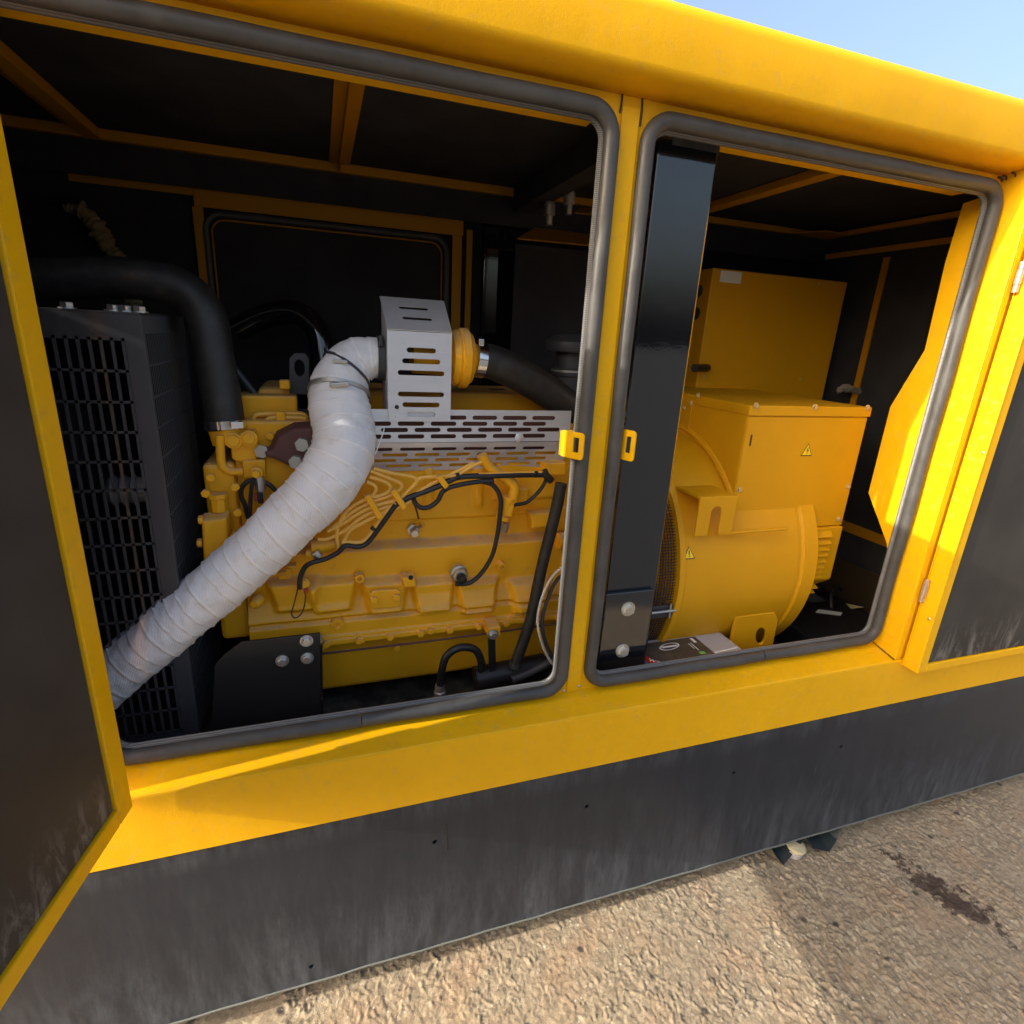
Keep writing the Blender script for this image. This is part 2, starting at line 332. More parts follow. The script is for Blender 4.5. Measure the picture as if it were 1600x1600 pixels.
def f_ground(n, b):
    v = coord(n)
    vo = N(n, 'ShaderNodeTexVoronoi', Scale=85.0); n.links.new(v, vo.inputs['Vector'])
    hs = n.nodes.new('ShaderNodeSeparateColor'); n.links.new(vo.outputs['Color'], hs.inputs[0])
    c = ramp(n, hs.outputs[0], [(0, (.11,.088,.064)), (.3, (.23,.18,.125)), (.6, (.36,.285,.19)), (.85, (.48,.39,.26)), (1, (.58,.50,.37))])
    big = noise(n, v, 1.6, 5); mid = noise(n, v, 9, 6, .65); fine = noise(n, v, 210, 5, .7)
    c = mixc(n, ramp(n, mid, [(.35, G3(0)), (.7, G3(.55))]), c, (.20,.155,.105))
    c = mixc(n, ramp(n, big, [(.45, G3(0)), (.68, G3(.35))]), c, (.17,.145,.125))
    c = mixc(n, ramp(n, noise(n, v, 5.5, 4, .6), [(.50, G3(0)), (.66, G3(.45))]), c, (.36,.19,.10)); c = mixc(n, ramp(n, noise(n, v, 26, 4, .7), [(.55, G3(0)), (.68, G3(.5))]), c, (.26,.20,.15))
    c = mixc(n, .6, c, mixc(n, ramp(n, fine, [(.35, G3(0)), (.65, G3(1))]), (.3,.3,.3), (1.0,1.0,1.0)), 'MULTIPLY')
    c = mixc(n, .32, c, (.45,.365,.245))
    dots = N(n, 'ShaderNodeTexVoronoi', Scale=11.0); n.links.new(v, dots.inputs['Vector'])
    c = mixc(n, ramp(n, dots.outputs['Distance'], [(.07, G3(.85)), (.13, G3(0))]), c, (.045,.042,.042))
    sp2 = N(n, 'ShaderNodeTexVoronoi', Scale=38.0); n.links.new(v, sp2.inputs['Vector'])
    c = mixc(n, ramp(n, sp2.outputs['Distance'], [(.06, G3(.8)), (.12, G3(0))]), c, (.62,.58,.52))
    spg = n.nodes.new('ShaderNodeSeparateXYZ'); n.links.new(v, spg.inputs[0])
    far = math_(n, 'ADD', math_(n, 'MULTIPLY', spg.outputs[1], -1), math_(n, 'MULTIPLY', noise(n, v, 3, 4), .25))
    far_dim = N(n, 'ShaderNodeMapRange'); n.links.new(far, far_dim.inputs[0]); far_dim.inputs[1].default_value = 1.55; far_dim.inputs[2].default_value = 1.62
    c = mixc(n, far_dim.outputs[0], c, mixc(n, fine, (.055,.056,.058), (.12,.12,.122)))     # invented out-of-view asphalt, darkens the ground to cut bounce and reflections
    # spilled oil, soaked in
    geo = n.nodes.new('ShaderNodeTexCoord'); mp = n.nodes.new('ShaderNodeMapping'); mp.vector_type = 'TEXTURE'
    mp.inputs['Location'].default_value = (STAIN.x, STAIN.y, 0); mp.inputs['Rotation'].default_value = (0, 0, math.radians(-72)); mp.inputs['Scale'].default_value = (.19, .068, 1)
    n.links.new(geo.outputs['Object'], mp.inputs[0]); ln = n.nodes.new('ShaderNodeVectorMath'); ln.operation = 'LENGTH'; n.links.new(mp.outputs[0], ln.inputs[0])
    e = math_(n, 'ADD', ln.outputs['Value'], math_(n, 'MULTIPLY', math_(n, 'SUBTRACT', noise(n, v, 24, 8, .7), .5), 3.6))
    s = ramp(n, e, [(.55, G3(1)), (.72, G3(0))]); c = mixc(n, math_(n, 'MULTIPLY', s, .85), c, (.040,.020,.014)); n.links.new(c, b.inputs['Base Color'])
    n.links.new(ramp(n, s, [(0, G3(.85)), (1, G3(.4))]), b.inputs['Roughness'])
    bump(n, b, fine, .5, .003)
mat('ground_aggregate', (.25,.2,.14), .85, fn=f_ground, spec=.3)
M = MT

# ================================================================== GROUND
def axis(dense0, dense1, step, far):
    a = list(np.arange(dense0, dense1, step)); lo = []; d = step; x = dense0
    while x > -far: d *= 1.35; x -= d; lo.append(x)
    hi = []; d = step; x = a[-1]
    while x < far: d *= 1.35; x += d; hi.append(x)
    return np.array(lo[::-1] + a + hi)
gx = axis(-.15, 2.35, .0034, 300); gy = axis(-.62, .12, .0034, 300)
XX, YY = np.meshgrid(gx, gy)
def cells(X, Y, s, seed):
    r = np.random.default_rng(seed); T = r.random((257, 257, 3)); ix = np.floor(X/s).astype(int); iy = np.floor(Y/s).astype(int)
    best = np.full(X.shape, 9e9); sec = np.full(X.shape, 9e9); hh = np.zeros(X.shape)
    for i in (-1, 0, 1):
        for j in (-1, 0, 1):
            t = T[(ix+i) % 257, (iy+j) % 257]; d = np.hypot(X - (ix+i+t[..., 0])*s, Y - (iy+j+t[..., 1])*s)/s
            nb = d < best; sec = np.where(nb, best, np.minimum(sec, d)); hh = np.where(nb, t[..., 2], hh); best = np.where(nb, d, best)
    return best, sec, hh
WX = XX + .006*np.sin(YY*90+2*np.sin(XX*53)) + .004*np.sin(XX*211+YY*71); WY = YY + .006*np.sin(XX*83+2*np.sin(YY*61)) + .004*np.sin(YY*187-XX*97)
b1, s1, h1 = cells(WX, WY, .0125, 1); b2, s2, h2 = cells(WX + .3, WY, .0068, 2)
H = .0034*np.clip((s1-b1)*3.0, 0, 1)*np.clip(h1*1.6-.25, .05, 1) + .0022*np.clip((s2-b2)*2.6, 0, 1)*(.15 + h2)
b3, s3, h3 = cells(XX, YY, .11, 3); H *= .45 + .75*h3
fall = np.clip((2.45-XX)/.1, 0, 1)*np.clip((XX+.25)/.1, 0, 1)*np.clip((YY+.72)/.1, 0, 1)*np.clip((.22-YY)/.1, 0, 1); H = H*fall - .004
ny, nx = XX.shape; V = np.stack([XX.ravel(), YY.ravel(), H.ravel()], 1)
idx = np.arange(nx*ny).reshape(ny, nx); Q = np.stack([idx[:-1,:-1].ravel(), idx[:-1,1:].ravel(), idx[1:,1:].ravel(), idx[1:,:-1].ravel()], 1)
me = bpy.data.meshes.new('ground'); me.vertices.add(len(V)); me.vertices.foreach_set('co', V.ravel().astype(np.float32))
me.loops.add(Q.size); me.loops.foreach_set('vertex_index', Q.ravel().astype(np.int32)); me.polygons.add(len(Q))
me.polygons.foreach_set('loop_start', np.arange(0, Q.size, 4, dtype=np.int32)); me.update(calc_edges=True)
me.polygons.foreach_set('use_smooth', np.ones(len(Q), dtype=bool))
g = link('ground', me, M['ground_aggregate']); g['kind'] = 'structure'; g['label'] = 'coarse tan exposed aggregate paving with a dark oil stain'

# ================================================================== shared bolts
def bolt_mesh(name, r, h, washer=True, material='bolt_zinc', dome=False):
    b = MB()
    if washer: b.lathe([(0, r*1.35), (h*.22, r*1.35)], (0,0,0), (0,-1,0), 20)
    n = 16 if dome else 6
    if dome: b.lathe([(0, r), (h*.5, r*.95), (h*.85, r*.6), (h, r*.15)], (0,0,0), (0,-1,0), n)
    else: b.lathe([(h*.22 if washer else 0, r), (h*.88, r), (h, r*.86)], (0,0,0), (0,-1,0), n)
    me = bpy.data.meshes.new(name); me.from_pydata([tuple(v) for v in b.v], [], b.f)
    bm = bmesh.new(); bm.from_mesh(me); bmesh.ops.recalc_face_normals(bm, faces=bm.faces); bm.to_mesh(me); bm.free()
    me.materials.append(M[material]); return me
BM = dict(big=bolt_mesh('bolt', .0145, .014), mid=bolt_mesh('bolt', .010, .010), zinc=bolt_mesh('bolt', .011, .012, True, 'zinc'),
          eng=bolt_mesh('bolt', .010, .010, False, 'engine_yellow'), rivet=bolt_mesh('rivet', .004, .003, False, 'zinc', True),
          alt=bolt_mesh('bolt', .0066, .006, True, 'pale_screw', False), flat=bolt_mesh('bolt', .012, .006, False, 'heat_shield_steel', True))
def bolt(kind, p, parent, axis=(0,-1,0), rot=0, name='bolt'):
    o = bpy.data.objects.new(name, BM[kind]); scene.collection.objects.link(o)
    q = Vector((0,-1,0)).rotation_difference(Vector(axis)) @ Matrix.Rotation(rot, 3, 'Y').to_quaternion()
    o.rotation_mode = 'QUATERNION'; o.rotation_quaternion = q; o.location = p
    o.parent = parent; o.matrix_parent_inverse = Matrix.Translation(-world_loc(parent)); return o

# ================================================================== ENCLOSURE
YF = .075                      # door frame plane, set back behind the canopy face
EN = thing('generator_enclosure', 'yellow steel generator canopy on a dusty black skid base with side doors open', 'enclosure', (.6, .55, .06))
X0, X1, XW = -1.75, 2.62, 2.02     # canopy ends, inner end wall
# black skid base: face sheet with real drain holes, top and bottom lips
holes = []
for (u, v, r) in ((680,1318,.0062), (918,1262,.006), (1148,1209,.006), (1316,1168,.006), (487,1513,.0065), (1388,1253,.003)):
    p = at(u, v, 0); holes.append(circ(p.x, p.z, r, 12))
b = MB().plate([(X0,.062), (X1,.062), (X1,.533), (X0,.533)], holes, (0,.004,0), (1,0,0), (0,0,1), (0,.006,0))
base = b.build('skid_base', M['base_black'], EN); base['label'] = 'dusty black steel skid rail with drip streaks'
MB().box((X0,.010,.0585), (X1,.10,.0618)).build('lip', M['base_black'], base)
MB().tube([(x, .0035+.0006*math.sin(x*37), .0625+.0008*math.sin(x*23)+.0006*math.sin(x*61)) for x in np.linspace(X0, X1, 160)], .0028, 6).build('bottom_edge', M['dusty_edge'], base, smooth=True)
MB().box((X0,.0101,.10), (X1,1.17,.105)).build('skid_floor', M['dark_void'], base)
MB().box((X0,1.172,.06), (X1,1.18,.533)).build('skid_back', M['base_black'], base)
for x in (-.9, .3, 1.9): MB().box((x, .10, 0), (x+.18, .9, .0584)).build('skid_foot', M['base_black'], base, bev=.004)
# yellow sill: face, rolled fold, ledge running back to the door frame
prof = [(-.002,.536), (-.002,.686), (-.0012,.6905), (.0015,.6935), (.006,.6950), (YF+.002,.7125)]
b = MB(); th = .004
for i in range(len(prof)-1):
    (ya, za), (yb, zb) = prof[i], prof[i+1]; nx_, nz_ = (zb-za), -(yb-ya); l = math.hypot(nx_, nz_); oy, oz = nx_/l*th, nz_/l*th
    b.add([(X0,ya,za),(X1,ya,za),(X1,yb,zb),(X0,yb,zb),(X0,ya+oy,za+oz),(X1,ya+oy,za+oz),(X1,yb+oy,zb+oz),(X0,yb+oy,zb+oz)],
          [(0,1,2,3),(7,6,5,4)] + ([(0,4,5,1)] if i == 0 else []) + [(1,5,6,2),(0,3,7,4)])
sill = b.build('sill', M['canopy_yellow'], EN, smooth=True, angle=50)
MB().box((X0, -.0008, .5332), (X1, .003, .5358)).build('seam', M['sealant'], sill)
# door frame sheet with two rounded openings
OPS = [(-.428, .524, .730, 1.950), (.599, 1.558, .733, 1.950)]
b = MB().plate([(-.50,.700), (1.5735,.700), (1.5735,1.985), (-.50,1.985)], [rrect(a+.010, c-.010, d+.010, e-.010, .045) for a, c, d, e in OPS], (0,YF,0), (1,0,0), (0,0,1), (0,.004,0))
frame = b.build('door_frame', M['canopy_yellow'], EN)
for (a, c, d, e) in OPS:      # folded inner returns of the openings
    MB().box((a+.005, YF+.025, e+.0035), (c-.005, YF+.100, e+.0095)).build('return_flange', M['canopy_yellow'], frame)
    gp = rrect(a, c, d, e, .046, 10)
    k0 = min(range(len(gp)), key=lambda i: abs(gp[i][1]-d) + abs(gp[i][0]-(a+.046)))   # start the seal at the bottom joint
    xm = a + (c-a)*(.50 if a < 0 else .56)
    loop = [(xm+.0012, d)] + gp[k0+1:] + gp[:k0+1] + [(xm-.0012, d)]
    def dens(L):
        out = []
        for p, q in zip(L[:-1], L[1:]):
            n = max(1, int(math.hypot(q[0]-p[0], q[1]-p[1])/.05))
            for i in range(n): out.append((p[0]+(q[0]-p[0])*i/n, p[1]+(q[1]-p[1])*i/n))
        return out + [L[-1]]
    L = dens(loop)
    wob = lambda p: .0012*math.sin(p[0]*23+p[1]*17)
    gk = MB().tube([(p[0], YF-.009+wob(p), p[1]) for p in L], .0152, 14, flat=1.0, upv=(0,1,0)).build('door_seal', M['gasket_rubber'], EN, smooth=True)
    cx, cz = (a+c)/2, (d+e)/2
    Ls = [(p[0] + (-.0125 if p[0] > cx else .0125)*(1 if abs(p[0]-cx) > (c-a)/2-.047 else 0), p[1] + (-.0125 if p[1] > cz else .0125)*(1 if abs(p[1]-cz) > (e-d)/2-.047 else 0)) for p in L]
    MB().tube([(p[0], YF+.006, p[1]) for p in dens(rrect(a+.0125, c-.0125, d+.0125, e-.0125, .036, 10))], .0065, 8, closed=True, upv=(0,1,0)).build('seal_grip', M['gasket_grip'], gk, smooth=True)
# centre pillar face, sealant lines round its head, screws at the foot
pil = MB().box((.5435, YF-.004, .712), (.5805, YF-.0005, 1.962)).build('centre_pillar', M['canopy_yellow'], EN, bev=.0015)
for (p, q) in (((.5395,1.95),(.541,1.981)), ((.5835,1.935),(.5825,1.981)), ((.541,1.9805),(.5825,1.9805))):
    MB().tube(cr([(p[0],YF-.002,p[1]), ((p[0]+q[0])/2+.0006,YF-.003,(p[1]+q[1])/2+.001), (q[0],YF-.002,q[1])], 4), .0018, 6).build('sealant_bead', M['sealant'], pil, smooth=True)
for (u, v) in ((881,1079), (905,1072), (909,1083)): bolt('rivet', at(u, v, YF-.004), pil, name='rivet')
# striker loops either side of the pillar
def striker(p0, p1, p2, p3, hole, yb):
    pass
for (uL, uR, vT, vB, sgn) in ((877, 913, 668, 722, -1), (964, 993, 670, 724, 1)):
    if sgn < 0: a = at(877, 671, .085); bq = at(912, 690, .030)
    else: a = at(962, 668, .085); bq = at(993, 684, .030)
    zt0, zt1 = a.z, at((912 if sgn < 0 else 993), (690 if sgn < 0 else 684), .03).z
    zb = at(876 if sgn < 0 else 962, 712 if sgn < 0 else 714, .085).z
    U = Vector((bq.x-a.x, bq.y-a.y, 0)); Lh = U.length; U.normalize(); hgt = a.z - zb
    out = rrect(0, Lh, 0, hgt, .008, 4); nrm = Vector((-U.y, U.x, 0))
    st = MB().plate(out, [[(Lh*.56, hgt*.25), (Lh*.80, hgt*.25), (Lh*.80, hgt*.80), (Lh*.56, hgt*.80)]], (a.x, a.y, zb), U, (0,0,1), nrm*.004).build('striker_loop', M['canopy_yellow'], EN, bev=.0012)
    if sgn < 0: MB().box((a.x-.001, a.y-.002, zb+.002), (.552, a.y+.002, a.z-.002)).build('striker_arm', M['canopy_yellow'], st, bev=.001)
    else: MB().box((.57, a.y-.002, zb+.002), (a.x+.002, a.y+.002, a.z-.002)).build('striker_arm', M['canopy_yellow'], st, bev=.001)
# right jamb
b = MB().box((1.574, -.001, .6965), (1.578, YF+.004, 1.99))
b.box((1.5785, -.001, .6965), (1.598, .003, 1.99)); jamb = b.build('jamb', M['canopy_yellow'], EN, bev=.002)
MB().tube([(1.573, y, .696+.0165*(y/.075)+.001) for y in (.0, .03, .05, .075)], .0016, 6).build('sealant_bead', M['sealant'], jamb)
bolt('rivet', atx(1546, 388, 1.5735), jamb, axis=(-1,0,0), name='rivet')
for k, (x_, y_, z_) in enumerate(((1.556,.068,1.968), (1.566,.066,1.972), (1.570,.05,1.9755))):
    MB().tube(cr([(x_-.010,y_,z_+.004), (x_-.002,y_-.004,z_+.001), (x_+.003,y_-.002,z_-.004)], 4), .0026-.0005*k, 6).build('sealant_bead', M['sealant'], jamb, smooth=True)
MB().tube([at(697,1288,.0035), at(698,1310,.0035), at(698,1328,.0035)], .0009, 5).build('scratch', M['sign_black'], base)
# left jamb (behind the open door)
MB().box((-.500, .0, .6965), (-.4965, YF+.004, 1.99)).build('jamb', M['canopy_yellow'], EN, bev=.002)
# roof: rolled front edge, under-lip back to the frame, top sheet
pr = [(YF+.004, 1.978), (.02, 1.986), (.012,1.9875), (.004, 1.9905), (-.001, 1.9955), (-.003, 2.002)]
pr += [(-.003, 2.075)] + [(-.003+.028*(1-math.cos(a)), 2.075+.028*math.sin(a)) for a in [math.radians(x) for x in (12, 25, 40, 55, 70, 80)]] + [(.06, 2.108), (.6, 2.135), (1.14, 2.105), (1.18, 2.06), (1.18, 1.98)]
b = MB(); nP = len(pr); xs = list(np.linspace(X0, X1, 24)); inn = []
for i in range(nP):
    a = pr[max(0, i-1)]; c = pr[min(nP-1, i+1)]; dx, dz = c[0]-a[0], c[1]-a[1]; l = math.hypot(dx, dz); inn.append((pr[i][0] + dz/l*.004, pr[i][1] - dx/l*.004))
vs = [(x, p[0], p[1]) for x in xs for p in pr] ; fs = [(i*nP+k, i*nP+k+1, (i+1)*nP+k+1, (i+1)*nP+k) for i in range(len(xs)-1) for k in range(nP-1)]
b.add(vs, fs)
roof = b.build('roof', M['canopy_yellow'], EN, smooth=True, angle=60)
sm = roof.modifiers.new('solid', 'SOLIDIFY'); sm.thickness = .003; sm.offset = -1
for x, s in ((X0, 1), (X1, -1)):     # canopy end panels
    MB().box((x, .0, .54), (x+s*.004, 1.172, 2.098)).build('end_panel', M['canopy_yellow'], EN)
MB().box((X1-.5, 0, .70), (X1-.004, .004, 1.985)).build('front_panel', M['canopy_yellow'], EN)
MB().box((1.60, .0035, .70), (X1-.5, .0075, 1.985)).build('front_panel', M['canopy_yellow'], EN)
MB().box((X0+.004, 0.0, .70), (-.5005, .004, 1.985)).build('front_panel', M['canopy_yellow'], EN)
# back wall with black lining and yellow rails
YB = 1.10
back = MB().box((X0+.005, YB+.03, .54), (X1-.005, YB+.034, 2.06)).build('back_wall', M['black_foam'], EN)
p0 = at(105, 265, YB); p1 = at(720, 340, YB)
xm_ = at(300, 290, YB).x
MB().box((xm_+.0005, YB-.003, 1.876), (p1.x+.01, YB, 1.942)).build('rail', M['shaded_yellow'], back, bev=.0015)
MB().box((p0.x, YB-.003, 1.905), (xm_, YB, 1.940)).build('rail', M['shaded_yellow'], back, bev=.0015)
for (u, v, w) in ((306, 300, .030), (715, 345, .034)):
    p = at(u, v, YB); MB().box((p.x-w/2, YB-.002, .75), (p.x+w/2, YB, 1.8755)).build('mullion', M['shaded_yellow'], back, bev=.0015)
p = at(733, 345, YB); MB().box((p.x-.006, YB+.004, .75), (p.x+.016, YB+.012, 1.90)).build('mullion', M['shaded_yellow'], back, bev=.0015)
xa, xb = at(311, 330, YB).x, at(704, 370, YB).x
MB().tube([(p[0], YB+.004, p[1]) for p in rrect(xa+.012, xb-.012, .80, 1.864, .05, 6)], .010, 8, closed=True, upv=(0,1,0)).build('rear_seal', M['gasket_rubber'], back, smooth=True)
MB().tube([(p[0], YB+.012, p[1]) for p in rrect(xa+.028, xb-.028, .82, 1.848, .04, 6)], .003, 6, closed=True, upv=(0,1,0)).build('rear_seal_edge', M['shaded_yellow'], back, smooth=True)
MB().box((xa+.03, YB+.016, .82), (xb-.03, YB+.028, 1.846)).build('rear_door_lining', M['black_foam'], back, bev=.004)
pa = at(752, 365, YB); pb = at(800, 370, YB); pc = at(806, 380, .95); pd = at(930, 400, .95)
MB().box((pa.x, YB-.05, .6), (pb.x, YB-.012, 1.99)).build('rear_post', M['black_gloss'], back, bev=.003)
MB().box((pc.x, .95, .6), (pd.x+.2, .955, pc.z)).build('rear_lining_panel', M['black_foam'], back)
q = [at(808,372,.95), at(845,350,1.05), at(935,362,1.05), at(935,384,.95)]
MB().prism(q, (0,0,-.004)).build('gutter_plate', M['shaded_yellow'], back)
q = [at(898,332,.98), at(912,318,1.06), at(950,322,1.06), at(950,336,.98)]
MB().prism(q, (0,0,-.004)).build('gutter_plate', M['shaded_yellow'], back)
# ceiling lining and channels
ZC = 2.012
ceil = MB().box((X0+.005, .155, ZC+.014), (XW+.2, YB+.028, ZC+.024)).build('ceiling_lining', M['black_foam'], EN)
def zat(u, v, z=ZC): return atz(u, v, z)
MB().box((X0+.006, 1.000, ZC-.012), (.70, 1.022, ZC+.013)).build('ceiling_rail', M['shaded_yellow'], ceil, bev=.002)
MB().box((.70, 1.000, ZC-.008), (XW, 1.020, ZC+.013)).build('ceiling_rail', M['shaded_yellow'], ceil, bev=.002)
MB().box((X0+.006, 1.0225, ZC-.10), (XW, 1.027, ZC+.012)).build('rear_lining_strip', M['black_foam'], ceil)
b = MB().box((.052, .16, ZC+.008), (.112, .999, ZC+.013)); b.box((.078, .16, ZC-.016), (.082, .999, ZC+.008)); b.build('ceiling_channel', M['shaded_yellow'], ceil)
b = MB().box((-.575, .16, ZC-.012), (-.535, .999, ZC+.013)); b.box((-.61, .16, ZC+.006), (-.576, .999, ZC+.0131)); b.build('ceiling_channel', M['shaded_yellow'], ceil, bev=.002)
MB().box((1.285, .16, ZC-.010), (1.33, .999, ZC+.013)).build('ceiling_channel', M['shaded_yellow'], ceil, bev=.002)
MB().prism([(1.87,.88,ZC-.0105), (XW-.02,.88,ZC-.0105), (XW-.02,.999,ZC-.0105), (1.80,.999,ZC-.0105)], (0,0,.003)).build('corner_gusset', M['shaded_yellow'], ceil)
MB().box((.64, .16, ZC-.06), (.70, .999, ZC+.012)).build('bulkhead_head', M['black_foam'], ceil)
for (u, v, y) in ((858, 318, .80), (889, 300, .72)):
    t = at(u, v, y); b = MB()
    b.lathe([(0,.014), (.03,.014), (.032,.018), (.062,.018), (.064,.011), (.09,.010)], (t.x, t.y, t.z+.03), (.05,0,-1), 14)
    b.build('pipe_fitting', M['bolt_zinc'], ceil, smooth=True)
# far end wall
ew = MB().box((XW, .08, .54), (XW+.012, YB+.029, 2.02)).build('end_wall_lining', M['black_foam'], EN)
MB().box((XW-.006, .70, .60), (XW-.0005, .725, 1.905)).build('trim_strip', M['shaded_yellow'], ew)
MB().box((XW-.030, .16, ZC-.010), (XW-.004, .9985, ZC+.006)).build('ceiling_rail', M['shaded_yellow'], ew, bev=.002)
MB().box((XW-.005, .12, 1.925), (XW-.0006, 1.0, 1.945)).build('wall_rail', M['shaded_yellow'], ew, bev=.001)
MB().box((XW-.005, .10, .86), (XW-.0006, 1.0, .90)).build('wall_rail', M['shaded_yellow'], ew, bev=.001)
MB().box((XW-.05, .10, .60), (XW-.045, 1.0, .76)).build('wall_sheet', M['brown_deck'], ew)
MB().box((XW-.10, .10, .52), (XW-.095, 1.0, .585)).build('deck_angle', M['grey_plate'], ew)
# shaped inner gusset behind the right jamb
poly = [atx(u, v, 1.585) for (u, v) in ((1530,318), (1505,318), (1477,410), (1445,547), (1391,636), (1357,770), (1386,850), (1412,906))]
poly = [(1.585, p.y, p.z) for p in poly]; poly[0] = (1.585, .0825, poly[0][2]+.02); poly[-1] = (1.585, .0825, poly[-1][2]-.02)
MB().prism(poly, (.004,0,0)).build('jamb_gusset', M['canopy_yellow'], EN)
# deck floor in the machine space
MB().box((X0+.005, .083, .535), (XW+.02, YB+.029, .545)).build('deck', M['deck_dusty'], EN)
# lifting post behind the right opening
pa = at(1028, 300, .13).x; pb = at(1109, 300, .13).x
post = MB().box((.660, .13, .56), (.803, .21, 1.958)).build('lifting_post', M['black_gloss'], EN, bev=.004)
q0 = at(944, 928, .122); q1 = at(1012, 918, .122)
foot = MB().box((.652, .118, .55), (.790, .1295, q0.z)).build('post_foot_plate', M['black_gloss'], post, bev=.0025)
for (u, v) in ((981, 951), (972, 1016)): bolt('big', at(u, v, .1178), post, rot=.4)
MB().box((.690,.1275,1.935), (.803,.1295,1.958)).build('post_cap', M['base_black'], post)

# ---------------------------------------------------------------- doors
# left door: hinged at the left jamb, swung out past square towards the viewer
hx, hy = -.365, -.022; dv = Vector((-.197, -1, 0)).normalized(); dn = Vector((-dv.y, dv.x, 0)); dn = dn if dn.x < 0 else -dn   # dn: outward (away from opening)
DW, DZ0, DZ1 = 1.12, .690, 1.905
def dpt(s, z, t): return Vector((hx, hy, 0)) + dv*s + dn*t + Vector((0,0,z))
def dbox(b, s0, s1, z0, z1, t0, t1):
    P = [dpt(s, z, t) for z in (z0, z1) for (s, t) in ((s0,t0),(s1,t0),(s1,t1),(s0,t1))]
    b.add(P, [(0,3,2,1),(4,5,6,7),(0,1,5,4),(1,2,6,5),(2,3,7,6),(3,0,4,7)]); return b
ld = dbox(MB(), 0, DW, DZ0, DZ1, .045, .049); 
ldo = ld.build('door', M['canopy_yellow'], EN); ldo['label'] = 'left canopy door swung open towards the viewer'
for (a, c, d, e, nm) in ((0,.042,DZ0,DZ1,'door_border'), (DW-.042,DW,DZ0,DZ1,'door_border'), (.0425,DW-.0425,DZ0,DZ0+.034,'door_border'), (.0425,DW-.0425,DZ1-.034,DZ1,'door_border')):
    dbox(MB(), a, c, d, e, 0, .0448).build(nm, M['canopy_yellow'], ldo, bev=.0025)
dbox(MB(), .043, DW-.043, DZ0+.0345, DZ1-.0345, .006, .0449).build('door_lining', M['door_lining'], ldo, bev=.003)
for z in (.86, 1.74):
    MB().lathe([(0,.007), (.07,.007)], dpt(-.006, z, .02), (0,0,1), 12).build('hinge', M['hinge_metal'], ldo, smooth=True)
for p in ((135, 596), (78, 765)):
    pass
# right door: folded flat back against the canopy side
RX0, RX1, RY0, RY1, RZ0, RZ1 = 1.604, 2.50, -.053, -.004, .678, 1.958
rdo = MB().box((RX0+.0005, RY1-.0035, RZ0), (RX1, RY1, RZ1)).build('door', M['canopy_yellow'], EN); rdo['label'] = 'right canopy door folded flat with its grey lining outwards'
b = MB().box((RX0, RY0, RZ0), (RX0+.004, RY1-.004, RZ1)).build('door_edge', M['canopy_yellow'], rdo, bev=.0018)
BW = .030
for (x0, x1, z0, z1) in ((RX0+.0045, RX0+.0045+BW, RZ0, RZ1), (RX1-BW, RX1, RZ0, RZ1), (RX0+.005+BW, RX1-BW-.0005, RZ0, RZ0+.024), (RX0+.005+BW, RX1-BW-.0005, RZ1-.024, RZ1)):
    MB().box((x0, RY0+.001, z0), (x1, RY1-.0045, z1)).build('door_border', M['canopy_yellow'], rdo, bev=.002)
MB().box((RX0+.006+BW, RY0+.006, RZ0+.025), (RX1-BW-.001, RY1-.005, RZ1-.025)).build('door_lining', M['door_lining'], rdo, bev=.003)
for (u, v, u2, v2) in ((1584, 410, 1569, 458), (1441, 902, 1426, 934)):
    p = atx(u, v, 1.594); q = atx(u2, v2, 1.594); y = -.012; b = MB()
    h = p.z - q.z; b.lathe([(0,.0065), (h*.24,.0065), (h*.25,.0055), (h*.27,.0075), (h*.74,.0075), (h*.75,.0055), (h*.77,.0068), (h,.0068)], (1.5935, y, q.z), (0,0,1), 14)
    b.build('hinge', M['hinge_metal'], rdo, smooth=True)
for (u, v) in ((1536, 707), (1452, 967)): bolt('rivet', atx(u, v, RX0), rdo, axis=(-1,0,0), name='rivet')

# ================================================================== RADIATOR with guard
RXC, RYF, RZT = -.311, .245, 1.552
RD = thing('radiator', 'black radiator and fan behind a slotted guard, beneath the thick coolant hose', 'radiator', (-.6, .5, .545))
def grille(name, O, U, W, z0, z1, px, pz, bw, mxl, mxr, mt, mb, t, mt_='guard_black'):
    b = MB(); O = Vector(O); U = Vector(U); n = U.cross(Vector((0,0,1)))
    def bx(a0, a1, c0, c1): b.prism([O+U*a0+Vector((0,0,c0)), O+U*a1+Vector((0,0,c0)), O+U*a1+Vector((0,0,c1)), O+U*a0+Vector((0,0,c1))], n*t)
    bx(0, mxl, z0, z1); bx(W-mxr, W, z0, z1); bx(mxl, W-mxr, z1-mt, z1); bx(mxl, W-mxr, z0, z0+mb)
    a = mxl; 
    while a < W-mxr-bw: bx(a, a+bw, z0+mb, z1-mt); a += px
    z = z1-mt
    t0 = t; t = t*.8
    while z > z0+mb: bx(mxl, W-mxr, z-bw, z); z -= pz
    return b.build(name, M[mt_], RD)
grille('front_guard', (-1.15, RYF, 0), (1,0,0), -RXC*-1+1.15, .62, RZT, .0178, .0575, .0052, .02, .030, .042, .02, -.004)
grille('side_guard', (RXC, RYF+.001, 0), (0,1,0), .36, .62, RZT, .0125, .060, .0034, .012, .02, .030, .02, .0008, 'guard_lit')
MB().box((-1.15, RYF, RZT+.0005), (RXC, RYF+.66, RZT+.004)).build('guard_top', M['guard_black'], RD)
for (u, v) in ((105, 482), (177, 484), (196, 484), (218, 486)): bolt('zinc', Vector((at(u, v, RYF+.03).x, RYF+.03, RZT+.004)), RD, axis=(0,0,1))
MB().box((-1.2, RYF+.02, .60), (-.78, 1.05, RZT-.01)).build('core', M['dark_void'], RD, bev=.004)
